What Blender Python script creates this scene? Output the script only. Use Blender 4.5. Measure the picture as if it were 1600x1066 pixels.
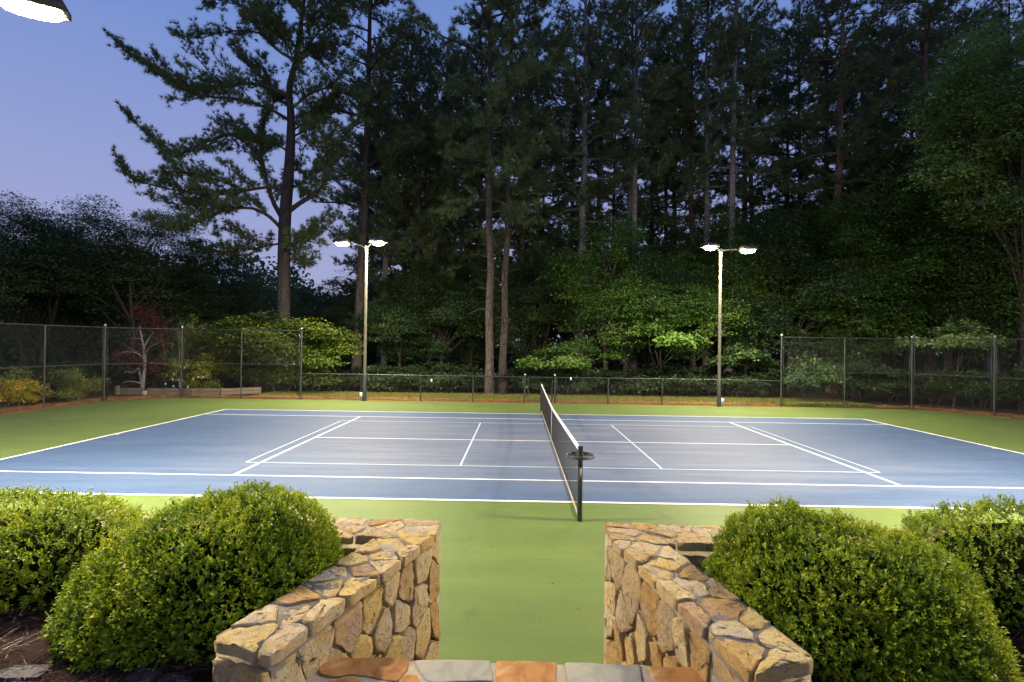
import bpy, bmesh, math, random
import numpy as np
from mathutils import Vector, Matrix

for o in list(bpy.data.objects):
    bpy.data.objects.remove(o)
scene = bpy.context.scene
COL = scene.collection
PI = math.pi

# ------------------------------------------------------------------ camera
CAM = np.array([-.9515, -14.2409, 2.6006])
YAW, PIT, ROL, FPX = .0109, .0058, .0138, 824.7      # focal length in pixels of a 1600 px wide frame


def cam_axes():
    cy, sy = math.cos(YAW), math.sin(YAW)
    x = np.array([cy, sy, 0]); y = np.array([-sy, cy, 0]); z = np.array([0, 0, 1.])
    c, s = math.cos(PIT), math.sin(PIT)
    F = c * y + s * z; zz = -s * y + c * z
    c, s = math.cos(ROL), math.sin(ROL)
    return c * x + s * zz, -s * x + c * zz, F


RV, UV, FV = cam_axes()
cd = bpy.data.cameras.new('camera'); cam = bpy.data.objects.new('camera', cd); COL.objects.link(cam)
cam.matrix_world = Matrix([[RV[i], UV[i], -FV[i], CAM[i]] for i in range(3)] + [[0, 0, 0, 1]])
cd.sensor_width = 36; cd.lens = 36 * FPX / 1600; cd.clip_start = .05; cd.clip_end = 600
scene.camera = cam


def ray(u, v): return FV + (u - 800) / FPX * RV - (v - 533) / FPX * UV
def onz(u, v, z):
    d = ray(u, v); return CAM + (z - CAM[2]) / d[2] * d
def ond(u, v, d): return CAM + d * ray(u, v)
def at(u, d, v=535): p = ond(u, v, d); return float(p[0]), float(p[1])


# ------------------------------------------------------------------ world, exposure
w = bpy.data.worlds.new('World'); scene.world = w; w.use_nodes = True
nt = w.node_tree; bg = nt.nodes['Background']
tcw = nt.nodes.new('ShaderNodeTexCoord'); sxyz = nt.nodes.new('ShaderNodeSeparateXYZ'); sky = nt.nodes.new('ShaderNodeValToRGB')
nt.links.new(tcw.outputs['Generated'], sxyz.inputs[0]); nt.links.new(sxyz.outputs[2], sky.inputs[0])
el_ = sky.color_ramp.elements                      # clear blue dusk sky: lilac at the horizon, deeper blue overhead
for _ in range(2): el_.new(.5)
for e_, (p_, c_) in zip(el_, ((0, (.42, .43, .64)), (.22, (.325, .375, .66)), (.48, (.18, .285, .64)), (1, (.09, .17, .48)))):
    e_.position = p_; e_.color = (c_[0] / 3.39, c_[1] / 3.39, c_[2] / 3.39, 1)
nt.links.new(sky.outputs[0], bg.inputs[0]); bg.inputs[1].default_value = .15
vs = scene.view_settings
vs.view_transform = 'Standard'; vs.look = 'None'; vs.exposure = 4.5; vs.gamma = 1; vs.use_curve_mapping = False
LAMP_L, LAMP_NEAR = 140.0, 164.0                                     # radiance of the lit lenses
LAMP_COL = (1.0, .88, .66)
scene.render.engine = 'CYCLES'
cy = scene.cycles
cy.max_bounces = 6; cy.diffuse_bounces = 3; cy.glossy_bounces = 2; cy.transmission_bounces = 4; cy.transparent_max_bounces = 8
cy.caustics_reflective = False; cy.caustics_refractive = False; cy.sample_clamp_indirect = 1.0
cy.use_denoising = True


# ------------------------------------------------------------------ materials
def mat(name, build):
    m = bpy.data.materials.new(name); m.use_nodes = True
    n = m.node_tree; n.nodes.clear()
    out = n.nodes.new('ShaderNodeOutputMaterial')
    sh = build(n)
    n.links.new(sh, out.inputs[0])
    return m


def nd(n, t, **kw):
    x = n.nodes.new(t)
    for k, v in kw.items():
        if k.startswith('i_'):
            x.inputs[k[2:].replace('_', ' ')].default_value = v
        else:
            setattr(x, k, v)
    return x


def rgba(c): return (c[0], c[1], c[2], 1)


def ramp(n, fac, stops, interp='LINEAR'):
    r = n.nodes.new('ShaderNodeValToRGB'); e = r.color_ramp.elements; r.color_ramp.interpolation = interp
    while len(e) < len(stops): e.new(.5)
    for k, (p, c) in enumerate(stops):
        e[k].position = p; e[k].color = rgba(c) if len(c) == 3 else c
    n.links.new(fac, r.inputs[0]); return r.outputs[0]


def noise(n, scale, detail=4, rough=.6, vec=None, coord='Object', stretch=None, rot=None, dist=0):
    t = nd(n, 'ShaderNodeTexNoise'); t.inputs['Scale'].default_value = scale
    t.inputs['Detail'].default_value = detail; t.inputs['Roughness'].default_value = rough; t.inputs['Distortion'].default_value = dist
    if vec is None:
        tc = nd(n, 'ShaderNodeTexCoord'); vec = tc.outputs[coord]
    if stretch or rot:
        mp = nd(n, 'ShaderNodeMapping'); n.links.new(vec, mp.inputs[0])
        if stretch: mp.inputs['Scale'].default_value = stretch
        if rot: mp.inputs['Rotation'].default_value = rot
        vec = mp.outputs[0]
    n.links.new(vec, t.inputs['Vector']); return t.outputs['Fac']


def mixc(n, fac, a, b, mode='MIX'):
    m = nd(n, 'ShaderNodeMix', data_type='RGBA', blend_type=mode)
    for s, v in ((m.inputs[0], fac), (m.inputs[6], a), (m.inputs[7], b)):
        if isinstance(v, (int, float)): s.default_value = v
        elif isinstance(v, tuple): s.default_value = rgba(v)
        else: n.links.new(v, s)
    return m.outputs[2]


def bsdf(n, col, rough=.6, spec=.5, metal=0, bump=None, strength=.3, dist=.01):
    p = nd(n, 'ShaderNodeBsdfPrincipled')
    if isinstance(col, tuple): p.inputs['Base Color'].default_value = rgba(col)
    else: n.links.new(col, p.inputs['Base Color'])
    if isinstance(rough, (int, float)): p.inputs['Roughness'].default_value = rough
    else: n.links.new(rough, p.inputs['Roughness'])
    p.inputs['Specular IOR Level'].default_value = spec; p.inputs['Metallic'].default_value = metal
    if bump is not None:
        b = nd(n, 'ShaderNodeBump'); b.inputs['Strength'].default_value = strength; b.inputs['Distance'].default_value = dist
        n.links.new(bump, b.inputs['Height']); n.links.new(b.outputs[0], p.inputs['Normal'])
    return p.outputs[0]


def plain(name, col, rough=.5, metal=0, var=.25, scale=8, bump=0):
    def f(n):
        nz = noise(n, scale)
        c = ramp(n, nz, [(.3, tuple(x * (1 - var) for x in col)), (.7, tuple(min(1, x * (1 + var)) for x in col))])
        return bsdf(n, c, rough, metal=metal, bump=nz if bump else None, strength=bump)
    return mat(name, f)


def leafmat(name, stops, trans=.3, rough=.5, spec=.3, objvar=.12):
    """leaf colour varies from leaf to leaf (attribute 'tint') and a little from plant to plant"""
    def f(n):
        a = nd(n, 'ShaderNodeAttribute', attribute_name='tint')
        c = ramp(n, a.outputs['Fac'], stops)
        oi = nd(n, 'ShaderNodeObjectInfo')
        hs = nd(n, 'ShaderNodeHueSaturation')
        mr = nd(n, 'ShaderNodeMapRange'); n.links.new(oi.outputs['Random'], mr.inputs[0])
        mr.inputs[3].default_value = 1 - objvar * 2; mr.inputs[4].default_value = 1 + objvar * 2
        n.links.new(mr.outputs[0], hs.inputs['Value']); n.links.new(c, hs.inputs['Color'])
        c = hs.outputs[0]
        p = bsdf(n, c, rough, spec)
        t = nd(n, 'ShaderNodeBsdfTranslucent'); n.links.new(c, t.inputs[0])
        m = nd(n, 'ShaderNodeMixShader'); m.inputs[0].default_value = trans
        n.links.new(p, m.inputs[1]); n.links.new(t.outputs[0], m.inputs[2])
        return m.outputs[0]
    return mat(name, f)


def bark(name, a, b, scale=1.0):
    def f(n):
        nz = noise(n, 6 * scale, 6, .7, stretch=(1, 1, .22), dist=.6)
        big = noise(n, .8, 3)
        vo = nd(n, 'ShaderNodeTexVoronoi', feature='DISTANCE_TO_EDGE'); vo.inputs['Scale'].default_value = 5 * scale
        tc = nd(n, 'ShaderNodeTexCoord'); mp = nd(n, 'ShaderNodeMapping'); mp.inputs['Scale'].default_value = (1.6, 1.6, .5)
        n.links.new(tc.outputs['Object'], mp.inputs[0]); n.links.new(mp.outputs[0], vo.inputs['Vector'])
        c = ramp(n, nz, [(.3, a), (.7, b)])
        crack = ramp(n, vo.outputs['Distance'], [(0, (.3, .27, .25)), (.12, (1, 1, 1))])
        c = mixc(n, .9, c, crack, 'MULTIPLY')
        c = mixc(n, big, c, mixc(n, .5, c, (.5, .45, .4), 'MULTIPLY'))
        return bsdf(n, c, .9, .2, bump=vo.outputs['Distance'], strength=.8, dist=.03)
    return mat(name, f)


def m_blue(n):
    tc = nd(n, 'ShaderNodeTexCoord'); v = tc.outputs['Object']
    streak = noise(n, 1.2, 6, .65, v, stretch=(.25, 1.9, 1), rot=(0, 0, math.radians(62)), dist=.3)
    streak2 = noise(n, 2.5, 5, .7, v, stretch=(.18, 2.4, 1), rot=(0, 0, math.radians(75)))
    patch = noise(n, .16, 4, .55, v)
    fine = noise(n, 140, 3, .7, v)
    sp = nd(n, 'ShaderNodeSeparateXYZ'); n.links.new(v, sp.inputs[0])
    mx = nd(n, 'ShaderNodeMath', operation='ABSOLUTE'); n.links.new(sp.outputs[0], mx.inputs[0])
    core = nd(n, 'ShaderNodeMapRange', interpolation_type='SMOOTHSTEP'); n.links.new(mx.outputs[0], core.inputs[0])
    core.inputs[1].default_value = 10.5; core.inputs[2].default_value = 3.5      # colour turns paler towards the middle of the court
    my = nd(n, 'ShaderNodeMath', operation='ABSOLUTE'); n.links.new(sp.outputs[1], my.inputs[0])
    cory = nd(n, 'ShaderNodeMapRange', interpolation_type='SMOOTHSTEP'); n.links.new(my.outputs[0], cory.inputs[0])
    cory.inputs[1].default_value = 6.0; cory.inputs[2].default_value = 2.5
    mid_pale = nd(n, 'ShaderNodeMath', operation='MULTIPLY'); n.links.new(core.outputs[0], mid_pale.inputs[0]); n.links.new(cory.outputs[0], mid_pale.inputs[1])
    base = ramp(n, patch, [(.35, (.036, .070, .142)), (.65, (.048, .082, .156))])
    f1 = ramp(n, streak, [(.42, (0, 0, 0)), (.72, (1, 1, 1))])
    w1 = nd(n, 'ShaderNodeMath', operation='MULTIPLY_ADD'); n.links.new(mid_pale.outputs[0], w1.inputs[0]); w1.inputs[1].default_value = .75; w1.inputs[2].default_value = .16
    w2 = nd(n, 'ShaderNodeMath', operation='MULTIPLY'); n.links.new(w1.outputs[0], w2.inputs[0]); n.links.new(f1, w2.inputs[1])
    w3 = nd(n, 'ShaderNodeMath', operation='MULTIPLY_ADD'); n.links.new(mid_pale.outputs[0], w3.inputs[0]); w3.inputs[1].default_value = .38; n.links.new(w2.outputs[0], w3.inputs[2])
    c = mixc(n, w3.outputs[0], base, (.140, .156, .205))
    f2 = ramp(n, streak2, [(.45, (1, 1, 1)), (.72, (.78, .79, .82))])
    c = mixc(n, 1.0, c, f2, 'MULTIPLY')
    sc1 = noise(n, 5.5, 9, .72, v, stretch=(.5, 1.4, 1), rot=(0, 0, 1.0), dist=.8); sc2 = noise(n, 2.1, 7, .7, v, dist=1.5)
    c = mixc(n, 1.0, c, ramp(n, sc1, [(.60, (1, 1, 1)), (.72, (1.22, 1.2, 1.15))]), 'MULTIPLY')
    c = mixc(n, 1.0, c, ramp(n, sc2, [(.30, (.84, .84, .85)), (.44, (1, 1, 1))]), 'MULTIPLY')
    rg = ramp(n, streak, [(.3, (.62,) * 3), (.7, (.8,) * 3)])
    return bsdf(n, c, rg, .35, bump=fine, strength=.25, dist=.003)


def m_green(n):
    tc = nd(n, 'ShaderNodeTexCoord'); v = tc.outputs['Object']
    patch = noise(n, .22, 5, .6, v); streak = noise(n, 1.5, 5, .65, v, stretch=(.3, 1.5, 1), rot=(0, 0, .3))
    fine = noise(n, 140, 3, .7, v)
    c = ramp(n, patch, [(.3, (.078, .121, .029)), (.7, (.106, .141, .031))])
    f = ramp(n, streak, [(.4, (.92,) * 3), (.7, (1.12, 1.1, 1.05))])
    c = mixc(n, 1.0, c, f, 'MULTIPLY')
    sc1 = noise(n, 5.5, 9, .72, v, stretch=(.5, 1.4, 1), rot=(0, 0, 1.0), dist=.8); sc2 = noise(n, 2.1, 7, .7, v, dist=1.5)
    c = mixc(n, 1.0, c, ramp(n, sc1, [(.60, (1, 1, 1)), (.72, (1.18, 1.16, 1.15))]), 'MULTIPLY')
    c = mixc(n, 1.0, c, ramp(n, sc2, [(.30, (.84, .84, .85)), (.44, (1, 1, 1))]), 'MULTIPLY')
    return bsdf(n, c, .6, .3, bump=fine, strength=.25, dist=.003)


def m_line(col):
    def f(n):
        a = noise(n, 3, 5); b = noise(n, 60, 3)
        c = ramp(n, a, [(.3, tuple(x * .82 for x in col)), (.6, col)])
        c2 = ramp(n, b, [(.25, (.75,) * 3), (.45, (1,) * 3)])
        return bsdf(n, mixc(n, 1.0, c, c2, 'MULTIPLY'), .6, .3)
    return f


def m_stone(n):
    oi = nd(n, 'ShaderNodeObjectInfo')
    base = ramp(n, oi.outputs['Random'], [(0, (.64, .51, .24)), (.17, (.65, .47, .14)), (.33, (.70, .60, .38)), (.48, (.50, .32, .11)),
                                          (.58, (.66, .56, .32)), (.70, (.40, .35, .29)), (.80, (.56, .37, .13)), (.9, (.34, .18, .08)), (1, (.66, .58, .42))])
    tc = nd(n, 'ShaderNodeTexCoord')
    ad = nd(n, 'ShaderNodeVectorMath', operation='ADD'); n.links.new(tc.outputs['Object'], ad.inputs[0])
    cb = nd(n, 'ShaderNodeCombineXYZ')
    for k in range(3):
        mm = nd(n, 'ShaderNodeMath', operation='MULTIPLY'); mm.inputs[1].default_value = (37., 91., 53.)[k]
        n.links.new(oi.outputs['Random'], mm.inputs[0]); n.links.new(mm.outputs[0], cb.inputs[k])
    n.links.new(cb.outputs[0], ad.inputs[1]); v = ad.outputs[0]
    a = noise(n, 9, 6, .7, v, dist=1.2); b = noise(n, 30, 6, .75, v); e = noise(n, 5, 5, .7, v, stretch=(1, 1, 2.5), dist=.8)
    g = noise(n, 110, 4, .7, v)
    c = mixc(n, ramp(n, a, [(.38, (0, 0, 0)), (.62, (1, 1, 1))]), base, mixc(n, .55, base, (.60, .33, .10), 'MIX'))
    c = mixc(n, ramp(n, e, [(.50, (0, 0, 0)), (.68, (.75,) * 3)]), c, (.52, .45, .33))
    c = mixc(n, ramp(n, b, [(.55, (0, 0, 0)), (.66, (.8,) * 3)]), c, (.10, .078, .06))
    yl = noise(n, 6, 5, .7, v, dist=.5); c = mixc(n, ramp(n, yl, [(.52, (0, 0, 0)), (.66, (.7,) * 3)]), c, (.56, .36, .08))
    vo = nd(n, 'ShaderNodeTexVoronoi', feature='DISTANCE_TO_EDGE'); vo.inputs['Scale'].default_value = 7; wv = nd(n, 'ShaderNodeVectorMath', operation='ADD'); nv = nd(n, 'ShaderNodeTexNoise'); nv.inputs['Scale'].default_value = 6; nv.inputs['Detail'].default_value = 5
    n.links.new(v, nv.inputs['Vector']); n.links.new(v, wv.inputs[0]); n.links.new(nv.outputs['Color'], wv.inputs[1]); n.links.new(wv.outputs[0], vo.inputs['Vector'])
    c = mixc(n, ramp(n, vo.outputs['Distance'], [(.0, (.35,) * 3), (.03, (0, 0, 0))]), c, (.20, .14, .08))
    c = mixc(n, ramp(n, g, [(.35, (.5,) * 3), (.55, (0, 0, 0))]), c, mixc(n, .6, c, (.16, .11, .06)))
    ht = nd(n, 'ShaderNodeMath', operation='MULTIPLY_ADD'); n.links.new(b, ht.inputs[0]); ht.inputs[1].default_value = .6; n.links.new(a, ht.inputs[2])
    h2 = nd(n, 'ShaderNodeMath', operation='MULTIPLY_ADD'); n.links.new(g, h2.inputs[0]); h2.inputs[1].default_value = .25; n.links.new(ht.outputs[0], h2.inputs[2])
    return bsdf(n, c, .85, .25, bump=h2.outputs[0], strength=1.0, dist=.026)


def m_flag(cols):
    def f(n):
        a = noise(n, 5, 6, .65, dist=1.0); b = noise(n, 45, 5, .7)
        c = ramp(n, a, [(.35, cols[0]), (.55, cols[1]), (.68, cols[2])])
        c = mixc(n, ramp(n, b, [(.62, (0, 0, 0)), (.75, (.4,) * 3)]), c, (.13, .10, .08))
        return bsdf(n, c, .75, .3, bump=b, strength=.35, dist=.006)
    return f


def m_mortar(n):
    a = noise(n, 14, 6, .7); b = noise(n, 90, 4, .7)
    c = ramp(n, a, [(.3, (.28, .23, .155)), (.7, (.46, .385, .265))])
    return bsdf(n, c, .95, .1, bump=b, strength=.6, dist=.008)


def m_ground(n):
    a = noise(n, 1.5, 8, .7); b = noise(n, 18, 5, .7)
    c = ramp(n, a, [(.3, (.022, .018, .011)), (.55, (.045, .034, .018)), (.75, (.04, .045, .018))])
    c = mixc(n, ramp(n, b, [(.45, (0,) * 3), (.7, (.7,) * 3)]), c, (.075, .048, .024))
    return bsdf(n, c, .95, .1, bump=b, strength=.8, dist=.04)


def m_straw(n):
    a = noise(n, 3, 6, .7); b = noise(n, 40, 5, .7, stretch=(1, 3, 1), dist=2)
    c = ramp(n, b, [(.3, (.11, .05, .02)), (.7, (.36, .17, .06))])
    c = mixc(n, ramp(n, a, [(.4, (0,) * 3), (.7, (.5,) * 3)]), c, (.10, .065, .03))
    return bsdf(n, c, .95, .1, bump=b, strength=.8, dist=.03)


def m_soil(n):
    b = noise(n, 40, 5, .7, stretch=(1, 3, 1), dist=2); a = noise(n, 5, 6)
    c = ramp(n, b, [(.3, (.022, .011, .008)), (.7, (.085, .042, .026))])
    c = mixc(n, ramp(n, a, [(.4, (0,) * 3), (.7, (.6,) * 3)]), c, (.035, .022, .016))
    return bsdf(n, c, .95, .1, bump=b, strength=.9, dist=.02)


def m_lawn(n):
    a = noise(n, .9, 6, .7); b = noise(n, 30, 4)
    c = ramp(n, a, [(.35, (.085, .095, .018)), (.65, (.13, .105, .026))])
    return bsdf(n, c, .9, .1, bump=b, strength=.6, dist=.03)


def m_wood(n):
    a = noise(n, 3, 6, .7, stretch=(.4, 5, 5), dist=.4); b = noise(n, 1.2, 4)
    c = ramp(n, a, [(.3, (.08, .06, .042)), (.7, (.21, .16, .11))])
    c = mixc(n, ramp(n, b, [(.4, (0,) * 3), (.7, (.6,) * 3)]), c, (.16, .14, .11))
    return bsdf(n, c, .9, .2, bump=a, strength=.6, dist=.01)


def m_pole(n):
    a = noise(n, 2.5, 5, .6, stretch=(1, 1, .3)); b = noise(n, 40, 4)
    c = ramp(n, a, [(.3, (.12, .112, .082)), (.7, (.165, .155, .115))])
    c = mixc(n, ramp(n, b, [(.64, (0,) * 3), (.74, (.6,) * 3)]), c, (.16, .10, .06))
    return bsdf(n, c, .45, .5)


def m_lens(L):
    def f(n):
        e = nd(n, 'ShaderNodeEmission'); e.inputs[0].default_value = rgba(LAMP_COL)
        a = nd(n, 'ShaderNodeAttribute', attribute_name='tint')          # the glass is brightest round the arc tube, dim at its rim
        p = nd(n, 'ShaderNodeMath', operation='POWER'); n.links.new(a.outputs['Fac'], p.inputs[0]); p.inputs[1].default_value = 5
        q = nd(n, 'ShaderNodeMath', operation='MULTIPLY_ADD'); n.links.new(p.outputs[0], q.inputs[0]); q.inputs[1].default_value = L; q.inputs[2].default_value = .02
        n.links.new(q.outputs[0], e.inputs[1])
        return e.outputs[0]
    return f


M = dict(
    blue=mat('court_blue', m_blue), green=mat('court_green', m_green),
    white=mat('line_white', m_line((.80, .80, .78))), sky=mat('line_light_blue', m_line((.42, .56, .68))),
    stone=mat('field_stone', m_stone), mortar=mat('mortar', m_mortar),
    flag_o=mat('flag_orange', m_flag([(.24, .10, .025), (.40, .19, .055), (.50, .36, .19)])),
    flag_g=mat('flag_grey', m_flag([(.22, .21, .165), (.31, .29, .225), (.36, .29, .19)])),
    ground=mat('forest_floor', m_ground), straw=mat('pine_straw', m_straw), soil=mat('mulch', m_soil), lawn=mat('lawn_soil', m_lawn),
    wood=mat('weathered_timber', m_wood), pole=mat('pole_paint', m_pole), lens=mat('lit_lens', m_lens(LAMP_L)), lens_near=mat('lit_lens_near_side', m_lens(LAMP_NEAR)),
    black=plain('black_paint', (.016, .019, .017), .38), fence=plain('fence_coating', (.032, .036, .031), .40), wire=plain('fence_wire', (.055, .055, .047), .42),
    postcap=plain('galvanised', (.45, .45, .43), .45, .6), house=plain('lamp_housing', (.035, .032, .028), .5),
    cord=plain('net_cord', (.014, .014, .014), .6), tape=plain('white_tape', (.78, .77, .73), .7, var=.08), tan=plain('tan_tape', (.42, .34, .22), .8),
    block=plain('dark_paver', (.085, .070, .068), .85, var=.4, bump=.5), concrete=plain('pale_concrete', (.42, .38, .30), .9, bump=.3),
    pine=bark('pine_bark', (.065, .050, .044), (.145, .118, .104)), grey=bark('grey_pine_bark', (.045, .036, .033), (.105, .088, .080)),
    redpine=bark('red_pine_bark', (.16, .095, .07), (.31, .20, .155)),
    pale=bark('pale_bark', (.27, .23, .20), (.46, .40, .355)), dark=bark('dark_bark', (.05, .042, .034), (.11, .092, .075), 1.6),
    maplebark=bark('maple_bark', (.30, .27, .23), (.48, .43, .37), 2.0),
    needle=leafmat('pine_needles', [(0, (.070, .112, .048)), (.6, (.125, .178, .062)), (1, (.21, .215, .08))], .15),
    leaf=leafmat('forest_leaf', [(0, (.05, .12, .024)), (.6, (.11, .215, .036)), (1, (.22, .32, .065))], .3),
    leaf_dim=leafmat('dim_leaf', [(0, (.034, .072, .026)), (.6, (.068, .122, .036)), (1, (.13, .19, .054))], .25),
    leaf_pale=leafmat('pale_leaf', [(0, (.11, .20, .06)), (.6, (.22, .34, .09)), (1, (.36, .44, .13))], .3),
    dogwood=leafmat('dogwood_leaf', [(0, (.07, .12, .014)), (.6, (.13, .19, .022)), (1, (.20, .235, .04))], .35),
    maple=leafmat('red_leaf', [(0, (.04, .009, .011)), (.6, (.065, .015, .014)), (1, (.11, .03, .022))], .3),
    box=leafmat('boxwood_leaf', [(0, (.07, .14, .010)), (.45, (.25, .345, .014)), (1, (.58, .57, .032))], .32, .5, .22, .03),
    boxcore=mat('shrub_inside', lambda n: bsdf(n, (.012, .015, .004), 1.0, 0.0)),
    yellow=leafmat('yellow_leaf', [(0, (.24, .24, .02)), (.6, (.52, .40, .03)), (1, (.66, .44, .05))], .3),
    yellow_green=leafmat('yellow_green_leaf', [(0, (.10, .13, .015)), (.6, (.21, .23, .022)), (1, (.34, .32, .04))], .3),
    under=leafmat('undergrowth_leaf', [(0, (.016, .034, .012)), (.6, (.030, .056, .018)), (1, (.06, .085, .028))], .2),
    olive=leafmat('olive_leaf', [(0, (.10, .14, .03)), (.6, (.19, .22, .042)), (1, (.30, .29, .06))], .3),
    petal=leafmat('white_petal', [(0, (.7, .7, .62)), (1, (.85, .85, .8))], .2),
    grass=leafmat('grass_blade', [(0, (.10, .13, .018)), (.6, (.165, .17, .024)), (1, (.25, .20, .05))], .25),
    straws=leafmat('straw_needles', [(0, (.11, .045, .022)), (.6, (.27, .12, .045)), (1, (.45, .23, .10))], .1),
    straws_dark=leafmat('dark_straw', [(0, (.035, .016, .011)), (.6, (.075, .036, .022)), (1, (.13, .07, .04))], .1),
)


# ------------------------------------------------------------------ mesh helpers
class MB:
    """collects vertices and faces (numpy) for ONE mesh object"""
    def __init__(s): s.v, s.q, s.t, s.n, s.tint = [], [], [], 0, []

    def add(s, v, f, tint=None):
        v = np.asarray(v, float).reshape(-1, 3); f = np.asarray(f, int)
        s.v.append(v); (s.q if f.shape[1] == 4 else s.t).append(f + s.n)
        s.tint.append(np.full(len(v), .5) if tint is None else np.broadcast_to(tint, (len(v),)))
        s.n += len(v)

    def tube(s, pts, rad, sides=6, cap=True):
        pts = np.asarray(pts, float); k = len(pts); rad = np.broadcast_to(rad, (k,))
        d = np.gradient(pts, axis=0); d /= np.linalg.norm(d, axis=1, keepdims=True) + 1e-9
        ref = np.array([0, 0, 1.]) if abs(d[:, 2]).mean() < .8 else np.array([1., 0, 0])
        a = np.cross(d, ref); a /= np.linalg.norm(a, axis=1, keepdims=True) + 1e-9; b = np.cross(d, a)
        th = np.arange(sides) * 2 * PI / sides
        V = pts[:, None] + rad[:, None, None] * (np.cos(th)[None, :, None] * a[:, None] + np.sin(th)[None, :, None] * b[:, None])
        i = np.arange(k - 1)[:, None] * sides; j = np.arange(sides)[None]; j2 = (j + 1) % sides
        s.add(V.reshape(-1, 3), np.stack([i + j, i + j2, i + sides + j2, i + sides + j], -1).reshape(-1, 4))
        if cap:
            for e, c in ((0, pts[0]), (k - 1, pts[-1])):
                ring = V[e]; s.add(np.vstack([ring, c]), [[x, (x + 1) % sides, sides] for x in range(sides)])

    def box(s, c, size, R=None):
        h = np.array(size) / 2; c = np.array(c, float)
        V = np.array([[x, y, z] for x in (-1, 1) for y in (-1, 1) for z in (-1, 1)]) * h
        if R is not None: V = V @ np.array(R).T
        s.add(V + c, [[0, 1, 3, 2], [4, 6, 7, 5], [0, 4, 5, 1], [2, 3, 7, 6], [0, 2, 6, 4], [1, 5, 7, 3]])

    def mesh(s, name, m, smooth=False):
        me = bpy.data.meshes.new(name); V = np.vstack(s.v)
        Q = np.vstack(s.q) if s.q else np.zeros((0, 4), int); T = np.vstack(s.t) if s.t else np.zeros((0, 3), int)
        me.vertices.add(len(V)); me.vertices.foreach_set('co', V.astype(np.float32).ravel())
        nl = Q.size + T.size; me.loops.add(nl); me.loops.foreach_set('vertex_index', np.concatenate([Q.ravel(), T.ravel()]).astype(np.int32))
        npoly = len(Q) + len(T); me.polygons.add(npoly)
        st = np.concatenate([np.arange(len(Q)) * 4, Q.size + np.arange(len(T)) * 3]).astype(np.int32)
        me.polygons.foreach_set('loop_start', st)
        if smooth: me.polygons.foreach_set('use_smooth', np.ones(npoly, bool))
        me.update(calc_edges=True)
        at_ = me.attributes.new('tint', 'FLOAT', 'POINT'); at_.data.foreach_set('value', np.concatenate(s.tint).astype(np.float32))
        me.materials.append(m)
        return me


def wloc(o):
    v = Vector((0, 0, 0))
    while o is not None:
        v = v + o.location; o = o.parent
    return v


def put(name, mb, m, parent=None, smooth=False, center=False, kind=None):
    """link mb (world coordinates) as ONE object; a child's coordinates are taken relative to its parent"""
    base = np.array(wloc(parent)) if parent else np.zeros(3)
    V = np.vstack(mb.v)
    c = (V.min(0) + V.max(0)) / 2 if center else base
    mb.v = [V - c]
    me = mb.mesh(name, m, smooth)
    o = bpy.data.objects.new(name, me); COL.objects.link(o)
    o.location = c - base if parent else c
    if parent: o.parent = parent
    if kind: o['kind'] = kind
    return o


def tag(o, label, cat, group=None):
    o['label'] = label; o['category'] = cat
    if group: o['group'] = group
    return o


def thing(name, loc, label, cat, group=None):
    o = bpy.data.objects.new(name, None); COL.objects.link(o); o.location = loc
    o.empty_display_size = .2
    return tag(o, label, cat, group)


def dup(root, loc, rz=0, sc=1, label=None, group=None, mats=None):
    r = root.copy(); COL.objects.link(r); r.location = loc; r.rotation_euler = (0, 0, rz); r.scale = (sc,) * 3
    if label: r['label'] = label
    if group: r['group'] = group
    elif 'group' in r: del r['group']
    for ch in root.children:
        c = ch.copy(); COL.objects.link(c); c.parent = r
        if mats and ch.name.split('.')[0] in mats:
            c.material_slots[0].link = 'OBJECT'; c.material_slots[0].material = mats[ch.name.split('.')[0]]
        for g in ch.children:
            d = g.copy(); COL.objects.link(d); d.parent = c
    return r


def unit(v): return v / (np.linalg.norm(v, axis=-1, keepdims=True) + 1e-9)


def leaves(mb, c, d, nrm, L, W, tint):
    """folded rhombic leaves: centre c, direction d, face normal nrm"""
    c = np.asarray(c); n_ = len(c); d = unit(d); sdir = unit(np.cross(d, nrm)); up = np.cross(sdir, d)
    L = np.broadcast_to(L, (n_,))[:, None]; W = np.broadcast_to(W, (n_,))[:, None]
    V = np.stack([c - d * L / 2, c + sdir * W / 2 + up * W * .18 - d * L * .05, c + d * L / 2, c - sdir * W / 2 + up * W * .18 - d * L * .05], 1).reshape(-1, 3)
    f = np.arange(n_)[:, None] * 4 + np.array([[0, 1, 2, 3]])
    mb.add(V, f, np.repeat(tint, 4))


def needles(mb, c, d, L, W, tint):
    n_ = len(c); d = unit(d); s = unit(np.cross(d, RNG.normal(size=(n_, 3))))
    L = np.broadcast_to(L, (n_,))[:, None]; W = np.broadcast_to(W, (n_,))[:, None]
    V = np.stack([c - s * W / 2, c + s * W / 2, c + d * L], 1).reshape(-1, 3)
    mb.add(V, np.arange(n_)[:, None] * 3 + np.array([[0, 1, 2]]), np.repeat(tint, 3))


RNG = np.random.default_rng(11)


def curve(pts, n_):
    """smooth polyline through pts (Catmull-Rom)"""
    p = np.asarray(pts, float); p = np.vstack([2 * p[0] - p[1], p, 2 * p[-1] - p[-2]])
    out = []
    for t in np.linspace(0, len(p) - 3 - 1e-6, n_):
        i = int(t); u = t - i; a, b, c, d = p[i:i + 4]
        out.append(.5 * ((2 * b) + (-a + c) * u + (2 * a - 5 * b + 4 * c - d) * u * u + (-a + 3 * b - 3 * c + d) * u ** 3))
    return np.array(out)


# ------------------------------------------------------------------ ground, court
def gz(x, y):
    """height of the woodland floor"""
    return -.03 - np.clip(y - 13.2, 0, 40) * .02


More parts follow.
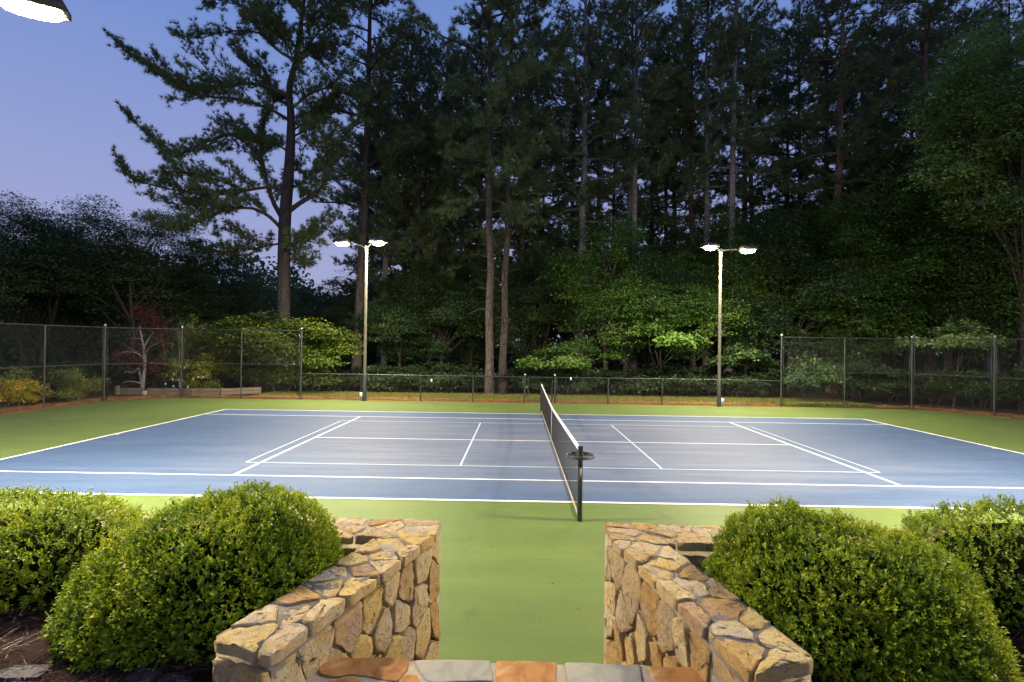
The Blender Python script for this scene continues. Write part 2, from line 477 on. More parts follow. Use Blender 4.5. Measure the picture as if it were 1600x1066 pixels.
def sheet(name, poly, z, m, kind='structure', parent=None, thick=0.0):
    bm = bmesh.new(); vs_ = [bm.verts.new((x, y, z)) for x, y in poly]; f = bm.faces.new(vs_)
    if f.normal.z < 0: f.normal_flip()
    if thick:
        r = bmesh.ops.extrude_face_region(bm, geom=[f])
        for g in r['geom']:
            if isinstance(g, bmesh.types.BMVert): g.co.z -= thick
        bmesh.ops.recalc_face_normals(bm, faces=bm.faces)
    me = bpy.data.meshes.new(name); bm.to_mesh(me); bm.free(); me.materials.append(m)
    o = bpy.data.objects.new(name, me); COL.objects.link(o)
    if parent: o.parent = parent
    elif kind: o['kind'] = kind
    return o


gx = np.concatenate([np.linspace(-300, -40, 8), np.linspace(-34, 34, 35), np.linspace(40, 300, 8)])
gy = np.concatenate([np.linspace(-200, -20, 8), np.linspace(-16, 60, 40), np.linspace(70, 300, 8)])
X, Y = np.meshgrid(gx, gy); Z = gz(X, Y) - .05 - np.where((np.abs(X) < 19) & (Y < 9.5), .1, 0)
g = MB(); nx = len(gx); i, j = np.meshgrid(np.arange(nx - 1), np.arange(len(gy) - 1)); k = (j * nx + i).ravel()
g.add(np.stack([X, Y, Z], -1).reshape(-1, 3), np.stack([k, k + 1, k + nx + 1, k + nx], 1))
put('ground', g, M['ground'], smooth=True, kind='structure')

surround = [(-18.25, -10.25), (18.6, -10.25), (18.6, 6.6), (18.2, 7.2), (16.25, 9.12), (-16.05, 9.22), (-18.15, 7.4), (-18.4, 5.0), (-18.3, 0)]
sheet('court_surround', surround, -.004, M['green'], thick=.12)
B, D, S, SV = 11.885, 5.485, 4.115, 6.4
court = sheet('court', [(-B, -D), (B, -D), (B, D), (-B, D)], 0, M['blue'])


def line(x0, y0, x1, y1, m, z=.004, wd=.042):
    if x0 == x1: p = [(x0 - wd / 2, y0), (x0 + wd / 2, y0), (x0 + wd / 2, y1), (x0 - wd / 2, y1)]
    else: p = [(x0, y0 - wd / 2), (x1, y0 - wd / 2), (x1, y0 + wd / 2), (x0, y0 + wd / 2)]
    o = sheet('court_line', p, z, m, None, court)
    return o


Wt, Sb = M['white'], M['sky']
for yy, wd in ((-D, .07), (D, .06)): line(-B - .035, yy, B + .035, yy, Wt, .004, wd)
for xx in (-B, B): line(xx, -D + .036, xx, D - .032, Wt, .004, .08); line(xx - .15 if xx > 0 else xx + .041, 0, xx - .041 if xx > 0 else xx + .15, 0, Wt, .004, .06)
for yy in (-S, S): line(-B + .042, yy, B - .042, yy, Wt, .004, .05)
for xx in (-SV, SV): line(xx, -S + .031, xx, S - .031, Wt, .004, .06)
line(-SV + .031, 0, SV - .031, 0, Wt, .004, .05)
for yy in (-3.05, 3.05): line(-6.706, yy, 6.706, yy, Sb, .008)
for xx in (-6.706, 6.706): line(xx, -3.05 + .026, xx, 3.05 - .026, Sb, .008)
for xx in (-2.134, 2.134): line(xx, -3.05 + .026, xx, 3.05 - .026, Sb, .008)

# grass bank and straw strip outside the fence
sheet('lawn', [(-13.5, 10.3), (15.5, 10.2), (15.5, 13.0), (-13.5, 13.4)], -.012, M['lawn'])
sheet('straw_strip', [(-21.5, -2), (-18.0, -2), (-18.1, 7.4), (-16.0, 9.15), (16.2, 9.05), (18.1, 7.1), (18.5, 2), (21, 2), (19.3, 9.0), (16.8, 10.28), (-15.5, 10.36), (-19.5, 9.6)], -.020, M['straw'])


def scatter_strip(name, n_, fn, m, L, W, tilt, kind='stuff', tintsh=0):
    mb = MB(); c = fn(n_); n_ = len(c)
    a = RNG.uniform(0, 2 * PI, n_); el = RNG.uniform(*tilt, n_)
    d = np.stack([np.cos(a) * np.cos(el), np.sin(a) * np.cos(el), np.sin(el)], 1)
    needles(mb, c, d, RNG.uniform(*L, n_), RNG.uniform(*W, n_), RNG.uniform(0, 1, n_))
    return put(name, mb, m, kind=kind)


def f_grass(n_):
    x = RNG.uniform(-13.4, 15.4, n_); y = 10.25 + np.abs(RNG.normal(0, 1, n_)) * 1.0 + RNG.uniform(0, 1.6, n_)
    keep = (y < 13.1) & (np.sin(x * 1.3 + 2 * np.sin(y * 2)) + RNG.normal(0, .8, n_) > -1.0)
    return np.stack([x, y, np.full(n_, -.015)], 1)[keep]


scatter_strip('grass', 42000, f_grass, M['grass'], (.05, .13), (.012, .02), (.7, 1.5))


def f_straw(n_):
    t = RNG.uniform(0, 1, n_); P = np.array([(-18.6, -1), (-18.45, 5.0), (-18.4, 7.5), (-16.1, 9.4), (-8, 9.5), (0, 9.45), (8, 9.4), (16.3, 9.35), (18.5, 7.2), (18.9, 3)])
    seg = np.linalg.norm(np.diff(P, axis=0), axis=1); cs = np.concatenate([[0], np.cumsum(seg)]) / seg.sum()
    x = np.interp(t, cs, P[:, 0]); y = np.interp(t, cs, P[:, 1]); r = RNG.normal(.25, .4, n_)
    dx = np.where(np.abs(x) > 16, np.sign(x), 0)
    return np.stack([x + dx * r + RNG.normal(0, .08, n_), y + np.abs(r) * (np.abs(x) < 17.5) * .9, RNG.uniform(-.015, .03, n_)], 1)


scatter_strip('pine_straw', 26000, f_straw, M['straws'], (.10, .24), (.010, .018), (-.1, .35))


def f_litter(n_):
    x = np.concatenate([RNG.normal(-1, 3.5, n_ // 2), RNG.uniform(-17, 17, n_ - n_ // 2)]); y = np.concatenate([RNG.uniform(-10, -6, n_ // 2), RNG.choice([-1, 1], n_ - n_ // 2) * RNG.uniform(5.6, 9, n_ - n_ // 2)])
    return np.stack([x, y, np.full(n_, .004)], 1)


scatter_strip('leaf_litter', 130, f_litter, M['straws'], (.02, .08), (.003, .012), (0, .06))


# ------------------------------------------------------------------ planting beds and the landing by the camera
LA, LB = np.array([-1.52, -10.34]), np.array([-2.01, -11.95])      # left wall, inner edge, far and near
LC, LD = np.array([-1.885, -10.58]), np.array([-2.31, -11.84])      # left wall, outer edge
RA, RB = np.array([-.27, -10.36]), np.array([.05, -12.02])
RC, RD = np.array([.08, -10.64]), np.array([.36, -11.9])
ZT, ZS, ZL = 1.25, .95, 1.0


def bed(name, inner, sgn):
    ys = np.linspace(-19, -10.42, 44); xs = np.linspace(0, 1, 30) ** 1.4
    V = []
    for y in ys:
        x0 = np.interp(y, [inner[1][1], inner[0][1]], [inner[1][0], inner[0][0]])
        for s in xs:
            x = x0 + sgn * s * 10; V.append((x, y, ZS + .03 * math.sin(3 * x + 2 * y) * math.sin(2.3 * y) + .02 * math.sin(9 * x - 4 * y)))
    m = MB(); k = (np.arange(43)[:, None] * 30 + np.arange(29)[None]).ravel()
    m.add(V, np.stack([k, k + 1, k + 31, k + 30], 1)); return put(name, m, M['soil'], smooth=True, kind='structure')


bed('soil', (LC + [.12, 0], LD + [.1, 0]), -1); bed('soil', (RC - [.12, 0], RD - [.1, 0]), 1)


def f_mulch(sg):
    def f(n_):
        x = (-2.5 - RNG.uniform(0, 1, n_) ** 1.2 * 5) if sg < 0 else (.4 + RNG.uniform(0, 1, n_) ** 1.2 * 5)
        y = RNG.uniform(-12.2, -10.7, n_)
        return np.stack([x, y, ZS + RNG.uniform(-.01, .05, n_)], 1)
    return f


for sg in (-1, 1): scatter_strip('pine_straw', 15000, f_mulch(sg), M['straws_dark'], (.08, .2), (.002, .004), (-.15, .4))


def nz2(x, y, s): return (np.sin(x * 17.3 + s * 5.1 + 2 * np.sin(y * 11.7 + s)) + np.sin(y * 23.1 - s * 3.3 + 1.7 * np.sin(x * 9.1 + 2 * s))) * .25 + np.sin(x * 51 + y * 43 + s) * .12


def clip_poly(P, a, n_):
    out = []; k = len(P)
    for i in range(k):
        p, q = P[i], P[(i + 1) % k]; dp, dq = np.dot(p - a, n_), np.dot(q - a, n_)
        if dp <= 0: out.append(p)
        if dp * dq < 0: out.append(p + (q - p) * dp / (dp - dq))
    return out


def cells(poly, seeds, sc=(1, 1)):
    S_ = np.array(sc); P0 = [np.array(p) * S_ for p in poly]; sd = [np.array(s) * S_ for s in seeds]; res = []
    for i, a in enumerate(sd):
        P = P0
        for j, b in enumerate(sd):
            if i != j and P: P = clip_poly(P, (a + b) / 2, b - a)
        if len(P) >= 3: res.append([p / S_ for p in P])
    return res


def stone_mb(P, O, Ud, Vd, N, depth, proud, gap, rng, step=.035, rough=1.0, tilt=.05):
    """one rough stone: outline P in the plane (O,Ud,Vd), standing proud of it along N"""
    P = np.array(P); c = P.mean(0); pts = []
    for a, b in zip(P, np.roll(P, -1, 0)):
        k = max(1, int(np.linalg.norm(b - a) / step))
        for t in range(k): pts.append(a + (b - a) * t / k)
    pts = np.array(pts)
    pts = .14 * np.roll(pts, 1, 0) + .72 * pts + .14 * np.roll(pts, -1, 0)
    r = np.linalg.norm(pts - c, axis=1, keepdims=True)
    pts = c + (pts - c) * np.maximum(.3, 1 - gap / r)
    s = rng.uniform(0, 50); k = len(pts)
    pts += np.stack([nz2(pts[:, 0] * 2, pts[:, 1] * 2, s), nz2(pts[:, 1] * 2, pts[:, 0] * 2, s + 9)], 1) * .012 * rough
    tl = rng.normal(0, tilt, 2)
    rings = []
    for f, z, nzk in ((.98, -depth, 0), (1.0, 0, .0), (.995, proud * .62, .9), (.975, proud * .93, 1), (.94, proud * 1.0, 1), (.68, proud * 1.03, 1), (.36, proud * 1.05, 1)):
        q = c + (pts - c) * f
        if f < .96 and rough > .5: q = q + rng.normal(0, .006, q.shape)
        zz = z + nzk * (nz2(q[:, 0], q[:, 1], s) * .011 * rough + (q - c) @ tl + (rng.normal(0, .0028, len(q)) if rough > .5 else 0))
        rings.append((q, np.maximum(zz, -depth) if z < 0 else zz))
    qc = c[None]; zc = np.array([proud * 1.05 + nz2(c[0], c[1], s) * .02 * rough])
    V = [];
    for q, z in rings + [(qc, zc)]:
        V.append(np.array(O) + q[:, :1] * Ud + q[:, 1:] * Vd + np.broadcast_to(np.atleast_1d(z)[:, None], (len(q), 1)) * N)
    mb = MB(); nr = len(rings); i = np.arange(nr - 1)[:, None] * k; j = np.arange(k)[None]; j2 = (j + 1) % k
    mb.add(np.vstack(V), np.stack([i + j, i + j2, i + k + j2, i + k + j], -1).reshape(-1, 4))
    e = (nr - 1) * k; mb.t.append(np.array([[e + x, e + (x + 1) % k, nr * k] for x in range(k)]) + 0)
    return mb


def jgrid(w_, h_, su, sv, rng, jit=.36):
    nu, nv = max(1, round(w_ / su)), max(1, round(h_ / sv)); out = []
    for b in range(nv):
        for a in range(nu):
            out.append(((a + .5 + (.25 if b % 2 else -.25) + rng.uniform(-jit, jit)) * w_ / nu, (b + .5 + rng.uniform(-jit, jit)) * h_ / nv))
    return out


UPV = np.array([0, 0, 1.])


def face_stones(wall, p0, p1, z0, z1, su, sv, rng, proud=.03, outward=1, stretch=(1, 1)):
    p0 = np.array(p0); p1 = np.array(p1); L = np.linalg.norm(p1 - p0); u = (p1 - p0) / L
    Ud = np.array([u[0], u[1], 0]); N = np.array([u[1], -u[0], 0]) * outward
    for P in cells([(0, 0), (L, 0), (L, z1 - z0), (0, z1 - z0)], jgrid(L, z1 - z0, su, sv, rng), stretch):
        mb = stone_mb(P, (p0[0], p0[1], z0), Ud, UPV, N, .035, proud * rng.uniform(.35, .95), rng.uniform(.005, .013), rng, step=.038, tilt=.055)
        put('stone', mb, M['stone'], wall, False, True)


def cap_stones(wall, poly, su, sv, rng, ax, z=ZT, thick=.038, dz=.008):
    """slabs on top of a wall: poly in world xy, ax = direction of the wall"""
    poly = np.array(poly); ax = np.array(ax) / np.linalg.norm(ax); bx = np.array([-ax[1], ax[0]])
    loc = np.stack([poly @ ax, poly @ bx], 1); lo, hi = loc.min(0), loc.max(0)
    seeds = [(a + lo[0], b + lo[1]) for a, b in jgrid(hi[0] - lo[0], hi[1] - lo[1], su, sv, rng, .3)]
    for P in cells([tuple(p) for p in loc], seeds):
        if len(P) < 3: continue
        A = np.array(P); ext = A.max(0) - A.min(0)
        if min(ext) < .05: continue
        mb = stone_mb(P, (0, 0, z - .02), np.array([ax[0], ax[1], 0]), np.array([bx[0], bx[1], 0]), UPV, thick, .02 + rng.uniform(-dz, dz), rng.uniform(.003, .011), rng, step=.036, tilt=.025, rough=.8)
        put('stone', mb, M['stone'], wall, False, True)


def prism(name, poly, z0, z1, m, parent):
    mb = MB(); poly = np.array(poly); k = len(poly)
    bm = bmesh.new(); vs_ = [bm.verts.new((x, y, z1)) for x, y in poly]; f = bm.faces.new(vs_)
    r = bmesh.ops.extrude_face_region(bm, geom=[f])
    for q in r['geom']:
        if isinstance(q, bmesh.types.BMVert): q.co.z = z0
    bmesh.ops.triangulate(bm, faces=bm.faces); bmesh.ops.recalc_face_normals(bm, faces=bm.faces)
    bm.verts.index_update()
    mb.add([v.co[:] for v in bm.verts], [[v.index for v in f.verts] for f in bm.faces]); bm.free()
    return put(name, mb, m, parent)


def wall(A, Bn, Co, Dn, sg, seed, label):
    """planter wall: a leg beside the steps (inner edge A-Bn, outer edge Co-Dn) and a run along the court"""
    rng = np.random.default_rng(seed)
    t = thing('stone_wall', (A[0], A[1], 0), label, 'stone wall', 'stone planter walls beside the steps')
    yf, yn = A[1] + .12, A[1] - .21; xe = 8.5 * sg
    i_ = -.004 * sg
    prism('mortar_core', [(A[0] + i_, yf - .01), (xe, yf - .01), (xe, yn + .01), (Co[0] - i_ * .6, yn + .01), (Dn[0] - i_, Dn[1] + .012), (Bn[0] + i_, Bn[1] + .012)], -.1, ZT - .007, M['mortar'], t)
    face_stones(t, A, Bn, .02, ZT - .085, .20, .25, rng, .030, outward=-1 if sg < 0 else 1, stretch=(1.25, .9))
    face_stones(t, Bn, Dn, .6, ZT - .085, .19, .24, rng, .03, outward=-1 if sg < 0 else 1)
    face_stones(t, (A[0] + .45 * sg, yn), (A[0] + 1.9 * sg, yn), ZS - .05, ZT - .085, .32, .3, rng, .015, outward=1 if sg > 0 else -1)
    face_stones(t, (A[0], yf), (A[0] + 1.6 * sg, yf), .02, ZT - .085, .28, .3, rng, .025, outward=-1 if sg > 0 else 1)
    o = -.014 * sg
    cap_stones(t, [(A[0] + o, yn + .02), (Bn[0] + o, Bn[1] - .03), (Dn[0] - o * .6, Dn[1] - .03), (Co[0] - o * .5, yn + .02)], .25, .13, rng, Bn - A)
    cap_stones(t, [(A[0] + o, yn + .02), (A[0] + o, yf + .03), (A[0] + 2.6 * sg, yf + .03), (A[0] + 2.6 * sg, yn - .03), (Co[0] - o * .5, yn - .03)], .26, .13, rng, (1, 0))
    cap_stones(t, [(A[0] + 2.6 * sg, yf + .03), (xe, yf + .03), (xe, yn - .03), (A[0] + 2.6 * sg, yn - .03)], .45, .17, rng, (1, 0))
    return t


wall(LA, LB, LC, LD, -1, 5, 'rough tan stone planter wall on the left side of the steps')
wall(RA, RB, RC, RD, 1, 23, 'rough ochre stone planter wall on the right side of the steps')

# landing of flagstones and the steps down to the court
land = sheet('pavement', [(-1.93, -11.57), (-2.05, -11.93), (-2.15, -13), (-2.4, -17), (.5, -17), (.2, -13), (.08, -11.96), (0.02, -11.57)], ZL - .010, M['mortar'], thick=.22)
rf = np.random.default_rng(3)
flags = [([(497, 1027), (641, 1026), (637, 1045), (622, 1064), (575, 1056), (548, 1052), (530, 1058), (497, 1052)], 'o'),
         ([(648, 1030), (768, 1030), (771, 1063), (668, 1064), (656, 1050)], 'g'), ([(775, 1031), (870, 1033), (868, 1075), (772, 1074)], 'o'),
         ([(882, 1034), (1002, 1037), (1006, 1074), (892, 1073), (886, 1056)], 'g'), ([(1012, 1040), (1092, 1041), (1112, 1070), (1040, 1075), (1018, 1056)], 'o'),
         ([(515, 1062), (550, 1056), (575, 1066), (560, 1085), (500, 1085)], 'o'), ([(632, 1052), (652, 1052), (660, 1080), (628, 1085), (618, 1070)], 'o'),
         ([(670, 1070), (768, 1070), (765, 1130), (660, 1130)], 'o'), ([(775, 1082), (868, 1082), (880, 1140), (775, 1140)], 'g'), ([(890, 1080), (1010, 1081), (1040, 1150), (890, 1150)], 'o'),
         ([(480, 1095), (640, 1095), (650, 1160), (470, 1160)], 'g'), ([(1022, 1085), (1130, 1082), (1150, 1150), (1050, 1150)], 'g')]
for px, kd in flags:
    P = [onz(u, v, ZL)[:2] for u, v in px]
    mb = stone_mb(P, (0, 0, ZL - .015), np.array([1., 0, 0]), np.array([0, 1., 0]), UPV, .02, .012, .0, rf, step=.018, rough=.45, tilt=.002)
    put('flagstone', mb, M['flag_o' if kd == 'o' else 'flag_g'], land, True, True)
st = MB()
for k in range(4):
    y0 = -11.58 + .26 * k; zt = .8 - .2 * k
    st.box((-.9, y0 + .14, zt / 2 - .02), (1.7, .28, zt - .002 * k))
put('steps', st, M['mortar'], kind='structure')

# paver edging of the left bed
ed = thing('garden_edging', (-2.9, -11.8, ZS), 'row of dark paving blocks edging the mulch bed under the left shrub', 'garden edging')
ep = curve([onz(335, 1092, ZS - .03), onz(255, 1074, ZS - .03), onz(170, 1066, ZS - .03), onz(60, 1066, ZS - .03), onz(-120, 1072, ZS - .03)], 8)
for a, b in zip(ep[:-1], ep[1:]):
    d = b - a; L = np.linalg.norm(d); th = math.atan2(d[1], d[0])
    bm = bmesh.new(); bmesh.ops.create_cube(bm, size=1); bmesh.ops.scale(bm, vec=(L * .94, .13, .12), verts=bm.verts)
    bmesh.ops.bevel(bm, geom=bm.edges[:], offset=.014, segments=2, affect='EDGES')
    bmesh.ops.rotate(bm, cent=(0, 0, 0), matrix=Matrix.Rotation(th + rf.normal(0, .05), 3, 'Z'), verts=bm.verts)
    me = bpy.data.meshes.new('block'); bm.to_mesh(me); bm.free(); me.materials.append(M['block'])
    o = bpy.data.objects.new('block', me); COL.objects.link(o); o.parent = ed; o.location = Vector((a + b) / 2) - ed.location + Vector((0, 0, rf.normal(-.015, .008)))


# ------------------------------------------------------------------ clipped shrubs by the steps
def boxwood(name, lobes, label, seed, nsprig, ref):
    """dense clipped shrub: sprigs of small leaves over the union of ellipsoid lobes (centre, radii)"""
    rng = np.random.default_rng(seed)
    base = np.array(ref, float)
    t = thing(name, base, label, 'shrub', 'clipped evergreen shrubs beside the steps')
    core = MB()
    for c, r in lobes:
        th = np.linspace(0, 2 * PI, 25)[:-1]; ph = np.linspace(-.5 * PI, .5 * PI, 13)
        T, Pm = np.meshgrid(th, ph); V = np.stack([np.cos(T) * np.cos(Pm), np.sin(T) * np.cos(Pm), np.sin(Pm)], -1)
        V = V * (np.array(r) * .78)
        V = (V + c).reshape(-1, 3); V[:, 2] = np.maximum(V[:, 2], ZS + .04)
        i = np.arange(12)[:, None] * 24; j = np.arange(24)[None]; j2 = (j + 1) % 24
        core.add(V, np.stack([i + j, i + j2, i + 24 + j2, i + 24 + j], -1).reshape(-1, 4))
    put('dark_core', core, M['boxcore'], t, True)  # solid core added against see-through, near-black like the shaded inside of the shrub
    mb = MB(); cs, ns = [], []
    area = np.array([r[0] * r[1] + r[0] * r[2] * 2 for c, r in lobes]); area = area / area.sum()
    for li, (c, r) in enumerate(lobes):
        k = int(nsprig * area[li]); d = unit(rng.normal(size=(k * 2, 3))); d = d[d[:, 2] > -.75][:k]
        c = np.array(c); r = np.array(r)
        bump = 1 + .045 * np.sin(d[:, 0] * 7 + seed) * np.sin(d[:, 1] * 6 + 1) + .035 * np.sin(d[:, 0] * 15 + d[:, 2] * 13 + seed) + .02 * np.sin(d[:, 1] * 24 + d[:, 0] * 19)
        depth = 1 - np.abs(rng.normal(0, .036, len(d))) + (rng.random(len(d)) < .06) * rng.uniform(0, .06, len(d))
        p = c + d * r * (bump * depth)[:, None]
        inside = np.zeros(len(p), bool)
        for lj, (c2, r2) in enumerate(lobes):
            if lj != li: inside |= (((p - c2) / np.array(r2)) ** 2).sum(1) < .80
        ok = ~inside & (p[:, 2] > ZS + .03); cs.append(p[ok]); ns.append(unit(d / r)[ok])
    P = np.vstack(cs); N = np.vstack(ns)
    ax = unit(N + np.array([0, 0, .45]) + rng.normal(0, .45, P.shape))
    nl = 9; K = len(P); ln = rng.uniform(.035, .085, K)
    age = np.clip(.42 + .16 * np.sin(P[:, 0] * 9 + seed) * np.sin(P[:, 1] * 8) + rng.normal(0, .16, K), 0, 1)
    for q in range(nl):
        f = (q + .5) / nl; a = q * 2.4 + rng.uniform(0, 6.28, K)
        e1 = unit(np.cross(ax, rng.normal(size=ax.shape))); e2 = np.cross(ax, e1)
        out = np.cos(a)[:, None] * e1 + np.sin(a)[:, None] * e2
        dl = unit(out + ax * (.35 + .9 * f) + rng.normal(0, .2, ax.shape))
        L = rng.uniform(.017, .028, K) * (1.1 - .35 * f)
        c = P + ax * (ln * (f - .3))[:, None] + dl * (L * .5)[:, None]
        leaves(mb, c, dl, unit(ax + rng.normal(0, .3, ax.shape)), L, L * rng.uniform(.42, .58, K), np.clip(age + .35 * (f - .5) + rng.normal(0, .08, K), 0, 1))
    put('crown', mb, M['box'], t)
    tw = MB()
    for _ in range(26):
        b0 = base + np.array([rng.normal(0, .12), rng.normal(0, .1), 0]); i = rng.integers(len(P))
        tw.tube(curve([b0, (b0 + P[i]) / 2 + rng.normal(0, .05, 3), P[i]], 6), np.linspace(.012, .003, 6), 4)
    put('stems', tw, M['dark'], t, kind='stuff')
    return t


boxwood('shrub', [((-2.78, -11.02, 1.03), (.73, .62, .56)), ((-2.60, -10.92, 1.12), (.52, .48, .52)), ((-2.95, -11.12, .98), (.56, .54, .46))],
        'broad rounded clipped shrub right against the left stone wall', 3, 19000, (-2.8, -11.0, ZS))
boxwood('shrub', [((-4.45, -10.62, 1.02), (.92, .70, .46)), ((-4.05, -10.72, 1.02), (.55, .50, .42)), ((-5.1, -10.7, 1.0), (.7, .6, .42))],
        'low spreading clipped shrub at the left edge beside the broad rounded one', 8, 11500, (-4.5, -10.7, ZS))
boxwood('shrub', [((.97, -11.18, 1.03), (.70, .60, .54)), ((.74, -10.96, 1.12), (.45, .42, .48)), ((1.08, -11.34, .98), (.49, .48, .49))],
        'largest clipped shrub with two humps right against the right stone wall', 14, 19000, (.95, -11.2, ZS))
boxwood('shrub', [((2.40, -10.72, 1.02), (.78, .62, .54)), ((2.95, -10.9, 1.02), (.7, .6, .52))],
        'clipped shrub at the right edge partly behind the two humped one', 21, 9500, (2.5, -10.8, ZS))


# ------------------------------------------------------------------ tennis net
def net_top(y): return .914 + (1.07 - .914) * (abs(y) / 6.4) ** 1.15


nt_ = thing('tennis_net', (0, 0, 0), 'black tennis net with white headband strung across the blue court', 'tennis net')
for yy in (-6.4, 6.4):
    p = MB(); p.tube([(0, yy, -.02), (0, yy, 1.09)], .038, 16); p.tube([(0, yy, 1.09), (0, yy, 1.10)], .043, 16)
    if yy < 0: p.box((.0, yy - .045, .55), (.024, .02, .5)); p.tube([(.0, yy - .04, .62), (0, yy - .075, .62)], .018, 8)
    put('post', p, M['black'], nt_, True)
nb = MB(); ys = np.arange(-6.34, 6.341, .0445)
for y in ys: nb.tube([(0, y, .03), (0, y, net_top(y) - .03)], .0017, 3, False)
yq = np.linspace(-6.35, 6.35, 61)
for k in range(22):
    f = k / 21; nb.tube([(0, y, .03 + f * (net_top(y) - .06)) for y in yq], .0017, 3, False)
for k in range(17, 21):                                        # doubled upper meshes
    f = (k + .5) / 21; nb.tube([(.003, y, .03 + f * (net_top(y) - .06)) for y in yq], .0013, 3, False)
put('netting', nb, M['cord'], nt_)


def ribbon(mb, x0, x1, f0, f1, yq):
    for xa in (x0, x1):
        V = np.array([[(xa, y, f0(y)), (xa, y, f1(y))] for y in yq]).reshape(-1, 3); k = np.arange(len(yq) - 1) * 2
        mb.add(V, np.stack([k, k + 1, k + 3, k + 2], 1))
    V = np.array([[(x0, y, f1(y)), (x1, y, f1(y))] for y in yq]).reshape(-1, 3); mb.add(V, np.stack([k, k + 1, k + 3, k + 2], 1))
    V = np.array([[(x0, y, f0(y)), (x1, y, f0(y))] for y in yq]).reshape(-1, 3); mb.add(V, np.stack([k, k + 1, k + 3, k + 2], 1))


hb = MB(); ribbon(hb, -.010, .010, lambda y: net_top(y) - .062, lambda y: net_top(y), np.linspace(-6.33, 6.33, 61)); put('headband', hb, M['tape'], nt_)
bt = MB(); ribbon(bt, -.006, .006, lambda y: .012, lambda y: .05, np.linspace(-6.33, 6.33, 31)); put('bottom_tape', bt, M['tan'], nt_)
sb = MB(); sb.box((-.015, 0, .45), (.004, .05, .93)); sb.box((.015, 0, .45), (.004, .05, .93)); sb.box((0, 0, .917), (.034, .05, .004)); put('centre_strap', sb, M['tape'], nt_)
for sy in (-1, 1):
    q = MB(); q.box((0, sy * 6.345, .54), (.012, .03, 1.0)); put('side_tape', q, M['cord'], nt_)

dh = thing('drink_holder', (0, -6.4, .96), 'round dark ring tray clamped round the near net post', 'drink holder')
q = MB(); th = np.linspace(0, 2 * PI, 37)
q.tube([(.205 * math.cos(a), -6.4 + .205 * math.sin(a), .97) for a in th], .013, 8, False); q.tube([(.205 * math.cos(a), -6.4 + .205 * math.sin(a), .945) for a in th], .008, 6, False); put('rim', q, M['fence'], dh, True)
q = MB(); q.tube([(0, -6.4, .94), (0, -6.4, .985)], .05, 16); put('collar', q, M['black'], dh, True)
for k in range(4):
    a = PI / 4 + k * PI / 2; c = np.array([.122 * math.cos(a), -6.4 + .122 * math.sin(a), .965]); q = MB()
    q.tube([c + np.array([.058 * math.cos(b), .058 * math.sin(b), 0]) for b in th], .007, 6, False); put('cup_ring', q, M['fence'], dh, True)
    q = MB(); a2 = k * PI / 2; q.tube([(.048 * math.cos(a2), -6.4 + .048 * math.sin(a2), .962), (.2 * math.cos(a2), -6.4 + .2 * math.sin(a2), .962)], .008, 6); put('spoke', q, M['fence'], dh, True)


# ------------------------------------------------------------------ fences
def link_mesh(W_, H_, pitch=.0778, r=.0018):
    mb = MB()
    for sgn in (1, -1):
        for c in np.arange(-H_, W_ + H_, pitch):
            pts = []
            x0, x1 = (c, c + H_) if sgn > 0 else (c + H_, c)
            t0, t1 = 0., 1.; dx = x1 - x0
            for lo, hi in ((0, W_),):
                ta, tb = (lo - x0) / dx, (hi - x0) / dx
                t0 = max(t0, min(ta, tb)); t1 = min(t1, max(ta, tb))
            if t1 - t0 > 1e-3: mb.tube([(x0 + dx * t0, .002 * sgn, H_ * t0), (x0 + dx * t1, .002 * sgn, H_ * t1)], r, 3, False)
    return mb.mesh('chain_link', M['wire'])


LINKS = {}
KNUCK = {}


def fence(posts, H_, label, term=(), mid=(), top_cap=()):
    t = thing('chain_link_fence', (posts[0][0], posts[0][1], 0), label, 'fence', 'chain link fences round the court')
    for k, (x, y) in enumerate(posts):
        big = k in term; r = .040 if big else .030
        m = MB(); m.tube([(x, y, -.05), (x, y, H_ + (.06 if big else -.01))], r, 10); p = put('post', m, M['fence'], t, True)
        if big:
            m = MB(); m.tube([(x, y, H_ + .06), (x, y, H_ + .08), (x, y, H_ + .11), (x, y, H_ + .125)], [.046, .046, .034, .006], 10); put('post_cap', m, M['postcap'], p, True)
            for hz in (np.arange(.2, H_, .45)):
                pass
    for k in range(len(posts) - 1):
        a = np.array(posts[k]); b = np.array(posts[k + 1]); d = b - a; L = float(np.linalg.norm(d)); th = math.atan2(d[1], d[0]); u = d / L
        m = MB(); m.tube([(a[0], a[1], H_ - .02), (b[0], b[1], H_ - .02)], .021, 8); put('top_rail', m, M['fence'], t, True)
        if k in mid:
            m = MB(); m.tube([(a[0], a[1], H_ * .5), (b[0], b[1], H_ * .5)], .019, 8); put('mid_rail', m, M['fence'], t, True)
        m = MB(); m.tube([(a[0], a[1], .05), (b[0], b[1], .05)], .004, 4); put('tension_wire', m, M['fence'], t)
        for e, s in ((k, 1), (k + 1, -1)):                        # tension bars beside the terminal posts
            if e in term:
                q = np.array(posts[e]) + u * s * .085; m = MB(); m.box((q[0], q[1], H_ / 2), (.018, .018, H_ - .06)); put('tension_bar', m, M['fence'], t)
                if H_ > 2: m = MB(); [m.tube([(posts[e][0], posts[e][1], z - .012), (posts[e][0], posts[e][1], z + .012)], .048, 10) for z in (.25, .75, 1.25, 1.75, 2.25, 2.75)]; put('bands', m, M['fence'], t, kind='stuff')
        key = (round(L, 1), H_)
        if key not in LINKS: LINKS[key] = link_mesh(round(L, 1), H_ - .06)
        o = bpy.data.objects.new('chain_link', LINKS[key]); COL.objects.link(o); o.parent = t
        o.location = Vector((a[0], a[1], .03)) - t.location; o.rotation_euler = (0, 0, th); o.scale = (L / key[0], 1, 1)
    return t


